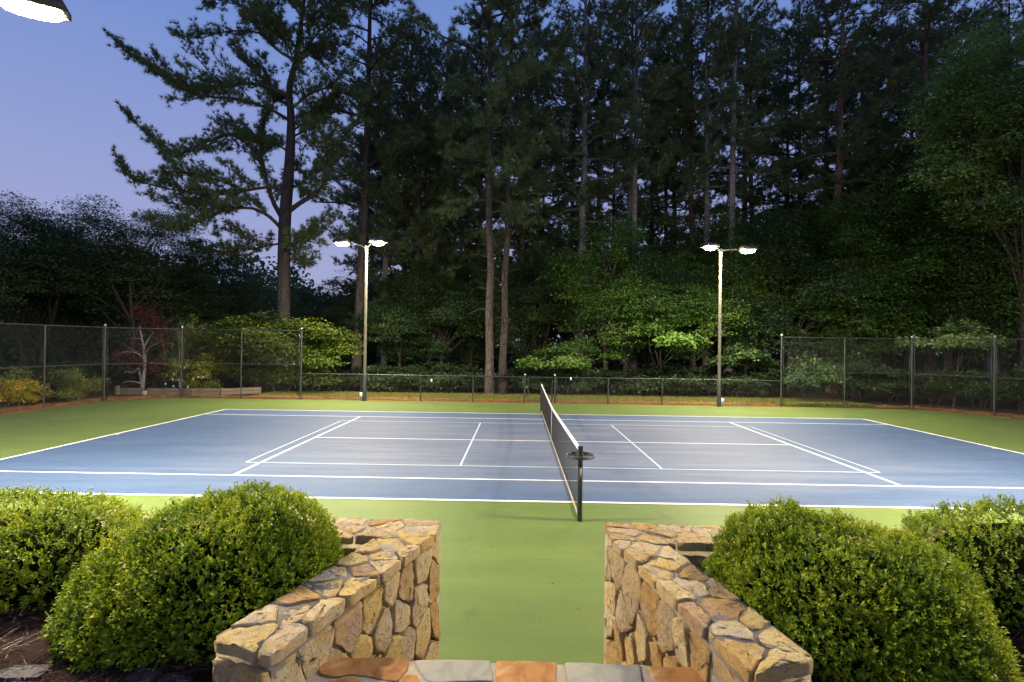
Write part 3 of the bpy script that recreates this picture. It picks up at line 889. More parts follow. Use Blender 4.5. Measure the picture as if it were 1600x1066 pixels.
FY = 9.22
TL = [(-18.2, -2.4), (-18.35, .1), (-18.4, 2.6), (-18.4, 5.05), (-18.1, 7.5), (-15.98, FY), (-13.32, FY + .05), (-10.65, FY + .1)]
fence(TL, 3.08, 'tall dark chain link fence round the left end of the court', (4, 5, 7), (0, 1, 2, 3, 4, 5, 6))
TR = [(10.68, FY - .08), (13.4, FY - .15), (16.2, 8.9), (18.1, 7.05), (18.3, 4.5), (18.3, 2.0), (18.3, -.5)]
fence(TR, 3.08, 'tall dark chain link fence round the right end of the court', (0, 2, 3), (1, 2, 3, 4, 5))
fence([(-10.65, FY + .1), (-7.95, FY + .08), (-5.25, FY), (-2.91, FY), (-.60, FY - .05)], 1.17, 'waist high chain link fence from the left tall fence to the gate', (4,))
fence([(.72, FY - .05), (3.07, FY - .08), (5.45, FY - .06), (8.0, FY - .08), (10.68, FY - .08)], 1.17, 'waist high chain link fence from the gate to the right tall fence', (0,))
gt = thing('gate', (.05, FY - .05, 0), 'narrow chain link gate between two capped posts behind the net', 'gate')
m = MB(); x0, x1, yg = -.47, .60, FY - .05
for xx in (x0, x1): m.tube([(xx, yg, .06), (xx, yg, 1.2)], .022, 8)
m.tube([(x0, yg, 1.14), (x1, yg, 1.14)], .022, 8); m.tube([(x0, yg, .09), (x1, yg, .09)], .022, 8); put('frame', m, M['fence'], gt, True)
LINKS['g'] = link_mesh(x1 - x0, 1.02); o = bpy.data.objects.new('chain_link', LINKS['g']); COL.objects.link(o); o.parent = gt; o.location = Vector((x0, yg, .11)) - gt.location
m = MB(); m.box((-.535, yg, .70), (.14, .03, .05)); m.tube([(-.52, yg - .04, .68), (-.52, yg - .04, .78)], .012, 6); put('latch', m, M['postcap'], gt)
for zz in (.3, .95): m = MB(); m.box((.655, yg, zz), (.11, .03, .05)); put('hinge', m, M['fence'], gt)
for (u, v, wd) in ((674, 595, .05), (892, 592, .05)):
    c = ond(u, v, 23.35); m = MB(); m.box((c[0], FY - .10, c[2]), (.06, .006, .13)); m.tube([(c[0], FY - .097, c[2] + .065), (c[0], FY - .06, c[2] + .09)], .004, 4)
    tag(put('tag', m, M['tape'], center=True), 'small white tag hung on the low fence %s of the gate' % ('left' if u < 800 else 'right'), 'tag')


# ------------------------------------------------------------------ court lamps
def lamp(pole_xy, heads, aim_y, label, tilt, H_=6.9):
    x, y = pole_xy
    t = thing('lamp_post', (x, y, 0), label, 'lamp post', 'floodlight posts at the court corners')
    m = MB(); m.tube([(x, y, 0), (x, y, 2), (x, y, 4.5), (x, y, H_ - .25)], [.072, .066, .058, .052], 14); put('pole', m, M['pole'], t, True)
    m = MB(); m.tube([(x, y, -.05), (x, y, 1.1), (x, y, 1.13)], [.092, .089, .08], 14); put('base_sleeve', m, M['fence'], t, True)
    s = -1 if x < 0 else 1
    m = MB(); m.box((x + .14 * s, y - .02, .2), (.13, .12, .32)); m.box((x + .14 * s, y - .085, .22), (.10, .012, .22)); put('junction_box', m, M['postcap'], t)
    m = MB(); m.tube([(x, y, H_ - .27), (x, y, H_ - .02)], .068, 12); put('arm_hub', m, M['house'], t, True)
    for hx, hy, hz in heads:
        c = np.array([hx, hy, hz]); d = np.array([hx - x, hy - y, 0.]); d /= np.linalg.norm(d)
        m = MB(); e = c - d * .36
        m.tube(curve([(x, y, H_ - .22), (x + d[0] * .12, y + d[1] * .12, H_ - .08), (e[0] - d[0] * .05, e[1] - d[1] * .05, hz + .05), (e[0], e[1], hz + .05)], 10), .032, 8); put('arm', m, M['house'], t, True)
        # housing: long side across the throw, lens turned towards the court
        yv = np.array([0, aim_y, 0.]); tl = math.radians(tilt)
        lx = d; hp = np.array([-d[1], d[0], 0]); hp = hp * np.sign(hp[1] * aim_y); ly = hp * math.cos(tl) + UPV * math.sin(tl); lz = np.cross(lx, ly); lz = lz if lz[2] > 0 else -lz
        R = np.stack([lx, ly, lz], 1)
        h = MB(); a, b, hh = (.36, .23, .18) if aim_y < 0 else (.40, .26, .20)
        V = np.array([(-a, -b, 0), (a, -b, 0), (a, b, 0), (-a, b, 0), (-a, -b, .09), (a, -b, .09), (a, b, .09), (-a, b, .09), (-a * .86, -b * .8, hh), (a * .86, -b * .8, hh), (a * .86, b * .62, hh), (-a * .86, b * .62, hh),
                      (-a + .03, -b + .03, 0), (a - .03, -b + .03, 0), (a - .03, b - .03, 0), (-a + .03, b - .03, 0), (-a + .03, -b + .03, .03), (a - .03, -b + .03, .03), (a - .03, b - .03, .03), (-a + .03, b - .03, .03)])
        F_ = [[8, 9, 10, 11], [16, 17, 18, 19]]
        for lo, hi in ((0, 4), (4, 8), (12, 0), (16, 12)):
            for k in range(4): F_.append([lo + k, lo + (k + 1) % 4, hi + (k + 1) % 4, hi + k])
        h.add(V @ R.T + c, F_); ho = put('lamp_head', h, M['house'], t)
        q = MB(); a2, b2 = a - .06, b - .05; nn = 24; th_ = np.arange(nn) * 2 * PI / nn
        ring = np.stack([a2 * np.sign(np.cos(th_)) * np.abs(np.cos(th_)) ** (.75 if aim_y < 0 else .4), b2 * np.sign(np.sin(th_)) * np.abs(np.sin(th_)) ** (.75 if aim_y < 0 else .4), np.full(nn, .008)], 1)
        lv = ((1, 0), (.97, -.045), (.82, -.085), (.48, -.115))        # dropped glass bowl
        VV = np.vstack([ring * [f, f, 1] + [0, 0, dz] for f, dz in lv] + [[[0, 0, -.12]]])
        for e in range(3): q.add(np.zeros((0, 3)), [[e * nn + k, e * nn + (k + 1) % nn, (e + 1) * nn + (k + 1) % nn, (e + 1) * nn + k] for k in range(nn)])
        q.t.append(np.array([[3 * nn + k, 3 * nn + (k + 1) % nn, 4 * nn] for k in range(nn)]))
        q.add(VV @ R.T + c, np.zeros((0, 3)), np.repeat([.12, .62, .92, 1, 1], [nn, nn, nn, nn, 1]))
        put('lens', q, M['lens' if aim_y < 0 else 'lens_near'], ho)
    return t


lamp((-7.70, 9.05), [(-8.85, 9.25, 7.00), (-7.06, 8.62, 6.93)], -1, 'tall lamp post with two lit heads beyond the left half of the far fence', 4)
lamp((7.86, 8.90), [(7.25, 8.52, 6.88), (8.95, 8.70, 6.80)], -1, 'tall lamp post with two lit heads beyond the right half of the far fence', 4)
lamp((-8.5, -7.75), [(-7.60, -7.22, 7.06), (-9.5, -7.45, 7.06)], 1, 'lamp post whose bright head hangs into the top left of the view', 11)
lamp((8.5, -7.75), [(7.60, -7.22, 7.06), (9.5, -7.45, 7.06)], 1, 'lamp post standing by the near right part of the court', 11)


# ------------------------------------------------------------------ trees
def side_limbs(L, rng, per, ln):
    out = []
    for P_, r in L:
        for _ in range(per):
            k = rng.integers(3, len(P_) - 5); d = unit(P_[k + 1] - P_[k]); sd = unit(np.cross(d, UPV)) * rng.choice([-1, 1])
            q = rng.uniform(*ln); dr = unit(d * rng.uniform(.5, 1.1) + sd * rng.uniform(.2, .9) + UPV * rng.normal(.12, .35))
            e = P_[k] + dr * q; out.append((curve([P_[k], (P_[k] + e) / 2 + rng.normal(0, .1, 3), e + UPV * .12 * q], 7), max(.02, r * .35)))
    return out


def limb_tufts(mb_b, mb_n, limbs, rng, own=None, step=.42, sec=(.5, 1.4), t0=.3, nper=13, L=(.16, .27), W=.020, flat=.35, tuft_step=.2):
    """secondary branches with needle tufts along the outer part of every limb"""
    C_, A_ = [], []
    for P, r0 in limbs:
        P = np.asarray(P); seg = np.linalg.norm(np.diff(P, axis=0), axis=1); s = np.concatenate([[0], np.cumsum(seg)]); Lb = s[-1]
        lm = MB() if own else mb_b
        lm.tube(P, np.linspace(r0, max(.012, r0 * .18), len(P)), 7 if own else 5, False)
        if own: put('limb', lm, M['pine'], own, True)
        pos = np.arange(Lb * t0, Lb, step) + rng.uniform(-.1, .1, len(np.arange(Lb * t0, Lb, step)))
        for q in np.append(pos, Lb):
            q = min(max(q, 0), Lb)
            p = np.array([np.interp(q, s, P[:, k]) for k in range(3)]); p2 = np.array([np.interp(min(q + .2, Lb), s, P[:, k]) for k in range(3)]); p1 = np.array([np.interp(max(q - .2, 0), s, P[:, k]) for k in range(3)])
            d = unit(p2 - p1)
            for rep in range(1 if rng.random() < .45 else 2):
                sd = unit(np.cross(d, UPV)) * rng.choice([-1, 1]); ln = rng.uniform(*sec) * (1.05 - .55 * q / Lb)
                dr = unit(d * rng.uniform(.3, 1.0) + sd * rng.uniform(.1, 1.0) + UPV * rng.normal(.18, flat))
                e = p + dr * ln + UPV * rng.uniform(0, .2) * ln
                mid_ = (p + e) / 2 + rng.normal(0, .06, 3); Q = np.array([p, mid_, e])
                mb_b.tube(Q, [.016, .012, .007], 3, False)
                for f in np.arange(.3, 1.001, tuft_step / max(ln, .3)):
                    x = Q[0] + (Q[1] - Q[0]) * min(1, f * 2) if f < .5 else Q[1] + (Q[2] - Q[1]) * (f * 2 - 1)
                    C_.append(x + rng.normal(0, .07, 3)); A_.append(dr + UPV * .3 + rng.normal(0, .25, 3))
    C_ = np.array(C_); A_ = unit(np.array(A_)); K = len(C_); tc = np.clip(rng.normal(.45, .2, K), 0, 1)
    c = np.repeat(C_, nper, 0); a = np.repeat(A_, nper, 0); n_ = len(c)
    d = unit(a * .75 + rng.normal(0, .62, (n_, 3)))
    needles(mb_n, c + rng.normal(0, .02, (n_, 3)), d, rng.uniform(*L, n_), W * rng.uniform(.7, 1.3, n_), np.clip(np.repeat(tc, nper) + rng.normal(0, .12, n_), 0, 1))


def pine(seed, H_, h0, Lmax, r0, nl, label, lean=(0, 0), stubs=8, loc=(0, 0, 0), mb='pine', dense=1.0, group=None, fork=0):
    rng = np.random.default_rng(seed)
    t = thing('pine_tree', (0, 0, 0), label, 'tree', group)
    zz = np.linspace(-.3, H_, 14); wob = np.cumsum(rng.normal(0, .05, (14, 2)), 0) + np.outer(zz / H_, lean)
    wob -= wob[0]
    tp = np.stack([wob[:, 0], wob[:, 1], zz], 1); rad = r0 * (1 - .82 * np.clip(zz / H_, 0, 1) ** 1.1); rad[0] *= 1.35; rad[1] *= 1.02
    m = MB(); m.tube(tp, rad, 10); put('trunk', m, M[mb], t, True)
    limbs = []
    for k in range(nl):
        f = ((k + rng.uniform(0, 1)) / nl) ** .9; h = h0 + f * (H_ - h0) * .97
        a = k * 2.4 + rng.uniform(-.5, .5)
        prof = math.sin(PI * (.22 + .74 * f)) ** .8
        L = Lmax * prof * rng.uniform(.55, 1.1)
        if L < .4: L = .4
        b = np.array([np.interp(h, zz, tp[:, 0]), np.interp(h, zz, tp[:, 1]), h])
        up = -.12 + .75 * f + rng.normal(0, .12); d = np.array([math.cos(a), math.sin(a), 0])
        p = [b, b + d * L * .35 + UPV * L * (.25 * up + .05), b + d * L * .7 + UPV * L * (.6 * up) + rng.normal(0, .12, 3), b + d * L + UPV * L * (up + .12) + rng.normal(0, .15, 3)]
        limbs.append((curve(p, 7), min(.11, .022 + L * .017)))
    br, nd_ = MB(), MB(); limb_tufts(br, nd_, limbs, rng, step=.30 / dense, sec=(.7, 1.9), t0=.15, nper=20, L=(.20, .34), W=.030, tuft_step=.15)
    for k in range(stubs):
        h = rng.uniform(h0 * .35, h0 * 1.1); a = rng.uniform(0, 6.28); L = rng.uniform(.4, 1.8); b = np.array([np.interp(h, zz, tp[:, 0]), np.interp(h, zz, tp[:, 1]), h])
        e = b + np.array([math.cos(a), math.sin(a), rng.normal(.1, .25)]) * L; br.tube(np.array([b, (b + e) / 2 + rng.normal(0, .08, 3), e]), [.028, .018, .008], 4, False)
    put('branches', br, M['pine' if mb == 'pine' else mb], t, kind='stuff'); put('crown', nd_, M['needle'], t)
    t.location = loc
    return t


def broadleaf(name, seed, H_, zc, rx, rz, nclus, label, leaf='leaf', barkm='dark', per=18, LS=(.10, .17), lobes=16, stems=1, r0=.14, flat=.06, spread=.36, group=None, cat='tree', asp=.55, ry=None, droop=.35, hollow=.55):
    """trunk(s), limbs to the leaf sprays, and a lobed crown with gaps"""
    rng = np.random.default_rng(seed); ry = ry or rx
    t = thing(name, (0, 0, 0), label, cat, group)
    R = np.array([rx, ry, rz]); Cn = np.array([0, 0, zc])
    d = unit(rng.normal(size=(lobes, 3))); d[:, 2] = d[:, 2] * .9 + .1
    lobes_ = lobes; lc = Cn + d * R * rng.uniform(.30, .86, (lobes, 1)); lr = rng.uniform(.17, .36, lobes)
    li = rng.integers(0, lobes, nclus); dd = unit(rng.normal(size=(nclus, 3))); dd[:, 2] = np.abs(dd[:, 2]) * 1.0 - .25
    P = lc[li] + unit(dd) * R * (lr[li] * rng.uniform(hollow, 1.0, nclus))[:, None]
    P = P[P[:, 2] > .25]; K = len(P)
    tone = np.clip(rng.normal(.42, .17, K) + (rng.normal(0, .20, lobes)[li][:K]), 0, 1)
    n_ = K * per; c = np.repeat(P, per, 0); ang = rng.uniform(0, 2 * PI, n_); rr = np.sqrt(rng.uniform(0, 1, n_)) * spread * 1.7; r = np.stack([np.cos(ang) * rr, np.sin(ang) * rr], 1); off = np.stack([r[:, 0], r[:, 1], rng.normal(0, flat, n_) - droop * (r ** 2).sum(1)], 1)
    c = c + off
    outd = unit(np.stack([r[:, 0], r[:, 1], np.full(n_, -.12)], 1) + rng.normal(0, .12, (n_, 3)) + unit(c - Cn) * .1)
    nr = unit(np.array([0, 0, 1.]) + rng.normal(0, .42, (n_, 3)) + unit(c - Cn) * .35)
    L = rng.uniform(*LS, n_); m = MB()
    leaves(m, c, outd, nr, L, L * asp, np.clip(np.repeat(tone, per) + rng.normal(0, .12, n_), 0, 1))
    put('crown', m, M[leaf], t)
    tr, br = MB(), MB()
    for s in range(stems):
        a = 6.28 * s / max(stems, 1) + rng.uniform(0, 1); sp = 0 if stems == 1 else 1
        top = np.array([math.cos(a) * rx * .35 * sp + rng.normal(0, .1), math.sin(a) * ry * .35 * sp, zc + rz * (.55 if stems == 1 else .3)])
        b = np.array([math.cos(a) * .12 * sp, math.sin(a) * .12 * sp, -.3])
        tp = curve([b, b + (top - b) * .35 + rng.normal(0, .08, 3) * [1, 1, 0], b + (top - b) * .7 + rng.normal(0, .15, 3) * [1, 1, 0], top], 12)
        tr.tube(tp, np.linspace(r0, r0 * .2, 12), 8)
        for q in range(int(lobes / stems) + 1):
            e = lc[(s + q * stems) % lobes]; k = int(np.clip(rng.uniform(.3, .95) * 11, 2, 11)); b0 = tp[k]
            if e[2] < b0[2] - .6 * rz: b0 = tp[max(2, k - 4)]
            mid_ = (b0 + e) / 2 + np.array([0, 0, .12 * rz]) * rng.uniform(-.3, 1) + rng.normal(0, .12, 3)
            Q = curve([b0, mid_, e], 6); br.tube(Q, np.linspace(r0 * .38, .012, 6), 5, False)
            own = P[li[:K] == (s + q * stems) % lobes] if K else []
            for e2 in own[:14]: br.tube(np.array([e, (e + e2) / 2 + rng.normal(0, .05, 3), e2]), [.014, .010, .005], 3, False)
    put('trunk', tr, M[barkm], t, True); put('branches', br, M[barkm], t, kind='stuff')
    return t


def place(t, u, d, rz=0, sc=1, dz=0):
    x, y = at(u, d); t.location = (x, y, float(gz(x, y)) + dz); t.rotation_euler = (0, 0, rz); t.scale = (sc,) * 3
    return t


# --- the big open grown pine left of the left lamp, its limbs followed one by one
def hero():
    rng = np.random.default_rng(4); d0 = 30.0
    x, y = at(445, d0, 520); base = (x, y, float(gz(x, y)))
    t = thing('pine_tree', base, 'big open grown pine with heavy curved limbs left of the left lamp post', 'tree')
    def P(u, v, dd=0): return ond(u, v, d0 + dd)
    tr = curve([(x, y, -.3), P(443, 480), P(444, 390), P(446, 330), P(452, 260, .1), P(455, 190, .2), P(452, 140, .3), P(462, 95, .3), P(470, 40, .2), P(478, -30, .2), P(486, -120, .2), P(490, -190)], 30)
    m = MB(); m.tube(tr, np.interp(np.linspace(0, 1, 30), [0, .06, .3, .5, .8, 1], [.47, .36, .32, .19, .10, .03]), 12); put('trunk', m, M['grey'], t, True)
    L = []
    def limb(r, *pts): L.append((curve([P(*p) for p in pts], 14), r))
    limb(.15, (452, 330), (468, 318, -.4), (490, 304, -.8), (508, 285, -1.0), (514, 255, -1.2), (522, 235, -1.3), (545, 205, -1.4), (565, 190, -1.6))
    limb(.15, (444, 345), (428, 318, .5), (416, 280, .9), (408, 235, 1.3), (412, 195, 1.6), (425, 165, 1.8), (440, 150, 2.2))
    limb(.11, (442, 360), (420, 338, -.5), (390, 325, -1.2), (350, 330, -2), (310, 345, -2.6), (270, 352, -3), (235, 345, -3.2))
    limb(.10, (445, 300), (425, 292, -.8), (385, 298, -1.4), (335, 305, -1.8), (290, 300, -2.2), (240, 290, -2.3), (200, 275, -2.3), (185, 250, -2.3))
    limb(.10, (415, 270, .9), (398, 240, .6), (375, 215, .2), (350, 212, 0), (315, 225, -.3), (275, 240, -.4), (225, 205, -.5), (198, 180, -.5))
    limb(.12, (452, 150, .3), (425, 138, .2), (390, 130, 0), (340, 138, -.3), (290, 135, -.6), (240, 108, -.9), (205, 88, -.9), (182, 66, -.9))
    limb(.10, (455, 190, .2), (420, 170, -1), (370, 155, -1.8), (320, 150, -2.2), (270, 132, -2.6), (225, 100, -2.8))
    limb(.08, (462, 95, .3), (435, 80, .3), (400, 50, .2), (350, 50, 0), (310, 60, -.3), (275, 55, -.3))
    limb(.08, (466, 80, .3), (440, 45, .8), (405, 20, 1.2), (360, 5, 1.5), (320, 8, 1.8))
    limb(.08, (462, 110, .3), (475, 90, .5), (500, 78, .9), (535, 70, 1.3), (560, 82, 1.5))
    limb(.08, (456, 170, .3), (480, 150, -.5), (510, 138, -.9), (540, 145, -1.2), (560, 150, -1.2))
    limb(.07, (455, 215, .2), (475, 205, .9), (500, 190, 1.3), (530, 172, 1.8))
    limb(.07, (472, 40, .2), (500, 25, .5), (530, 5, .9), (560, 2, 1.2)); limb(.07, (475, 10, .2), (440, -20, 0), (400, -40, -.4), (360, -55, -.4))
    limb(.07, (478, -30, .2), (510, -50, 0), (550, -70, 0), (590, -75, 0)); limb(.06, (484, -90, .2), (450, -120, 0), (410, -130, 0)); limb(.06, (486, -120, .2), (520, -150, 0), (550, -160, 0))
    limb(.06, (442, 395), (455, 385, -.9), (475, 375, -1.2), (490, 380, -1.5)); limb(.05, (442, 410), (460, 405, .8), (480, 412, 1.2))
    limb(.06, (440, 380), (415, 385, 1), (380, 392, 1.5), (340, 395, 2), (300, 385, 2.2))
    limb(.06, (447, 300, 0), (470, 285, 1), (490, 270, 1.6), (505, 262, 2)); limb(.06, (453, 240, .2), (430, 225, 1.5), (395, 222, 2.2), (360, 235, 2.6))
    limb(.07, (455, 205, .2), (480, 190, 1.2), (505, 172, 1.8), (525, 150, 2.2)); limb(.07, (462, 100, .3), (490, 60, -1), (515, 35, -1.6), (540, 30, -2)); limb(.06, (455, 170), (430, 150, 1.5), (400, 110, 2.4), (370, 85, 2.8))
    limb(.06, (460, 105, .3), (450, 70, -1.2), (425, 40, -1.8), (385, 30, -2.2)); limb(.06, (472, 30, .2), (455, 5, 1), (430, -10, 1.8)); limb(.06, (475, 15, .2), (495, -5, -1), (520, -20, -1.6))
    limb(.05, (350, 330, -2), (320, 320, -1.4), (280, 325, -1.0)); limb(.05, (385, 298, -1.4), (350, 285, -2.4), (300, 272, -3.2), (260, 268, -3.4))
    br, nd_ = MB(), MB(); limb_tufts(br, nd_, side_limbs(L, rng, 4, (1.2, 2.8)), rng, None, step=.24, sec=(.5, 1.4), t0=.25, nper=20, L=(.17, .30), W=.026, flat=.3, tuft_step=.14)
    limb_tufts(br, nd_, L, rng, t, step=.16, sec=(.6, 1.6), t0=.14, nper=20, L=(.17, .30), W=.026, flat=.3, tuft_step=.12)
    put('twigs', br, M['pine'], t, kind='stuff'); put('crown', nd_, M['needle'], t)


hero()

# --- pines of the wood: a few grown as prototypes, the rest copied from them
pA = place(pine(31, 29, 8.5, 4.6, .31, 46, 'straight dark pine with drooping boughs directly behind the left lamp post', (.4, 0)), 557, 33)
pB = place(pine(32, 30, 9.5, 4.4, .225, 44, 'left pine of the close pair of trunks behind the low fence left of the gate', (-.3, 0), stubs=12), 766, 28.2)
pC = place(pine(33, 31, 11, 4.8, .33, 44, 'pale barked pine with forking upper limbs above the gate', (.2, 0), 10, mb='pale'), 906, 36)
pD = place(pine(34, 32, 14, 4.0, .27, 36, 'straight tall pine rising just right of the right lamp heads', (.1, 0), 16, mb='pale'), 1136, 35)
pE = place(pine(35, 30, 10.5, 4.8, .31, 44, 'front reddish pine of the pair right of the right lamp post', (.3, 0), 14, mb='redpine'), 1300, 33.5)


def pcopy(src, u, d, rz, sc, label, group=None):
    x, y = at(u, d); return dup(src, (x, y, float(gz(x, y))), rz, sc, label, group)


pcopy(pB, 786, 29.4, 2.4, .92, 'right pine of the close pair of trunks behind the low fence left of the gate').children[0]
pcopy(pD, 979, 38, 1.0, .93, 'left pine of the slim pale twin trunks right of the forking pine')
pcopy(pD, 994, 36.5, 2.6, .98, 'right pine of the slim pale twin trunks right of the forking pine')
pcopy(pD, 1104, 37, 4.0, .95, 'pale pine with bare stubs directly above the left head of the right lamp post')
pcopy(pE, 1084, 40, 3.0, .95, 'dim pine half hidden left of the pale pine above the right lamp post')
pcopy(pB, 1038, 42, 1.1, .95, 'thin pine between the twin trunks and the right lamp post')
pcopy(pA, 1281, 37.5, 5.0, .92, 'rear grey pine of the pair right of the right lamp post')
pcopy(pE, 1452, 34, 2.2, 1.0, 'reddish pine rising behind the light green broadleaf tree')
pF = place(pine(36, 19, 3.6, 4.4, .20, 46, 'low boughed dim pine filling the gap right of the left lamp post', stubs=2), 650, 36)
pcopy(pF, 705, 38, 2.1, 1.05, 'low boughed dim pine left of the close pair of trunks')
pcopy(pF, 600, 42, 3.4, 1.0, 'low boughed dim pine just behind the left lamp post')
pcopy(pF, 850, 39, 4.4, 1.0, 'low boughed dim pine left of the forking pine')
gB = 'dim pines in the back rows of the wood'
for u, d, src, rz, sc in ((625, 44, pA, 1, 1), (660, 41, pB, 2, .9), (694, 46, pC, 3, .95), (732, 48, pA, 4, 1), (838, 45, pB, 5, 1), (888, 44, pD, .5, .95), (955, 47, pB, 1.6, .95), (1018, 50, pC, 2.7, 1),
                          (1180, 42, pA, 3.3, 1), (1228, 46, pB, 4.2, 1.05), (1350, 44, pC, 5.5, .95), (1390, 40, pA, .2, .95), (1510, 42, pB, 1.9, 1), (1590, 39, pA, 2.5, 1.0), (1660, 36, pC, 3.1, 1), (600, 39, pC, .8, .8), (820, 38, pA, 3.9, .85), (570, 48, pB, 2.2, .9), (745, 40, pF, .4, 1.3), (930, 41, pA, 1.2, .95), (1060, 46, pA, 2.9, 1), (1160, 47, pC, .7, 1.05), (1250, 41, pB, 4.9, 1), (1330, 48, pA, 5.8, 1.05), (1420, 46, pD, 1.1, 1), (1480, 39, pC, 3.6, .95), (1545, 47, pC, 2.3, 1)):
    pcopy(src, u, d, rz, sc, 'dim pine in the back rows of the wood behind the court', gB)

# --- broadleaf trees
bA = place(broadleaf('broadleaf_tree', 51, 10.6, 5.6, 3.9, 5.2, 2500, 'leafy bright green tree filling the middle behind the gate', lobes=52, r0=.16), 948, 31.5)
bB = place(broadleaf('broadleaf_tree', 52, 8.6, 4.5, 3.8, 4.3, 2300, 'dull green tree right behind the pole of the right lamp post', 'leaf', lobes=48), 1085, 32.5, 1.0)
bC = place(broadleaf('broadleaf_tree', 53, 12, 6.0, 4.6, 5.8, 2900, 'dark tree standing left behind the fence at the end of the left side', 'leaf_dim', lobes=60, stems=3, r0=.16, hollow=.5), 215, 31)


def bcopy(src, u, d, rz, sc, label, group=None, leaf=None, dz=0):
    x, y = at(u, d); return dup(src, (x, y, float(gz(x, y)) + dz), rz, sc, label, group, {'crown': M[leaf]} if leaf else None)


bC['label'] = 'dark many stemmed tree against the sky left of the big open grown pine'
bcopy(bC, 55, 32, 1.3, 1.0, 'dark round tree against the sky at the far left behind the yellow shrubs')
bcopy(bC, -60, 27, 2.9, .95, 'dark tree cut by the left edge of the view behind the fence')
bcopy(bC, 130, 37, 4.0, .98, 'dark tree seen between the far left tree and the many stemmed tree')
bcopy(bC, 330, 36, 5.0, .85, 'dark tree low behind the limbs of the big open grown pine')
gM = 'understorey trees filling the wood behind the right half of the court'
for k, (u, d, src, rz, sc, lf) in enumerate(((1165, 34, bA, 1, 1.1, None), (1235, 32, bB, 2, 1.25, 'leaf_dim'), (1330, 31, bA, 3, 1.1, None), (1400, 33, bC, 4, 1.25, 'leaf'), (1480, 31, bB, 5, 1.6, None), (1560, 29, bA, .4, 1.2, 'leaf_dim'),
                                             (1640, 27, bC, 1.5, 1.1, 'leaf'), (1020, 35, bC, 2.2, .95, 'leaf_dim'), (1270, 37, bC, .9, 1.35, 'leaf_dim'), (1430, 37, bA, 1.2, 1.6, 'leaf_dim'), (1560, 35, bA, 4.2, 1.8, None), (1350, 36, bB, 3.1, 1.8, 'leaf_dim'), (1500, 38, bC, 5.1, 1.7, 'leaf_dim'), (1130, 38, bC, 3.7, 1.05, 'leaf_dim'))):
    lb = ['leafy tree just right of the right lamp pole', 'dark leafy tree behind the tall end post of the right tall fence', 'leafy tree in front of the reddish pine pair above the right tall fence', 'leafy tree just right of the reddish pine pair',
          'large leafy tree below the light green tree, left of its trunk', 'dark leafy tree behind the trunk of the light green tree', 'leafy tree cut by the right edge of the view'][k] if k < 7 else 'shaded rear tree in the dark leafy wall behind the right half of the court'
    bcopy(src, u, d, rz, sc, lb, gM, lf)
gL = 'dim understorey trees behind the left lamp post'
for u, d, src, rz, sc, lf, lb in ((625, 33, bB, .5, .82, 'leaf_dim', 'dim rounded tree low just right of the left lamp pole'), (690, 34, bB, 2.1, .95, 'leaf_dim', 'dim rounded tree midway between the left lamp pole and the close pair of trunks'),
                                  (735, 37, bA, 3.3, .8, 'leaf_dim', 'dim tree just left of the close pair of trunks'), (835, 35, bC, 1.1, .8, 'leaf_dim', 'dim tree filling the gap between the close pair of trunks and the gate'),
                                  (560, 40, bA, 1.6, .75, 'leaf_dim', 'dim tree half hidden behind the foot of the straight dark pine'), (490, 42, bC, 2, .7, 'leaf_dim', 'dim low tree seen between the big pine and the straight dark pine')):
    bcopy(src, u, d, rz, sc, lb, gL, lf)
x, y = at(1560, 25.5)
bR = broadleaf('broadleaf_tree', 61, 18, 12.8, 5.2, 6.6, 5200, 'tall light green broadleaf tree leaning in from the right edge above the fence', 'leaf_pale', lobes=70, per=18, r0=.22, LS=(.12, .21), spread=.40, flat=.05, hollow=.4)
bR.location = (x + 1.2, y, 0)
bS = broadleaf('sapling', 62, 4.6, 3.1, 1.9, 1.5, 260, 'pale leaved sapling just behind the right tall fence', 'leaf_pale', lobes=10, per=16, r0=.05, LS=(.14, .22), spread=.28, asp=.75)
place(bS, 1490, 25.2)
# sprays of bright leaves low behind the fence
for u, d, sc, rz, lb, lf, dz in ((868, 28.3, 1.0, 1, 'bright green sapling just left of the gate behind the low fence', 'leaf', -1.3), (1035, 29.5, 1.2, 2, 'mid green sapling midway between gate and right lamp post', 'leaf', -.6), (1165, 29, 1.0, 4, 'dark green sapling between the right lamp post and the right tall fence', 'leaf_dim', -1.2)):
    bcopy(bS, u, d, rz, sc, lb, None, lf, dz=dz)
# dogwood in layers behind the left tall fence
bD = broadleaf('dogwood_tree', 71, 4.6, 2.2, 4.0, 2.4, 2800, 'bright green layered dogwood behind the end of the left tall fence', 'dogwood', lobes=80, per=18, r0=.08, LS=(.13, .20), spread=.36, flat=.045, droop=.28, ry=1.8, stems=2, asp=.6)
place(bD, 442, 27.3, 0, 1.0, -.25)
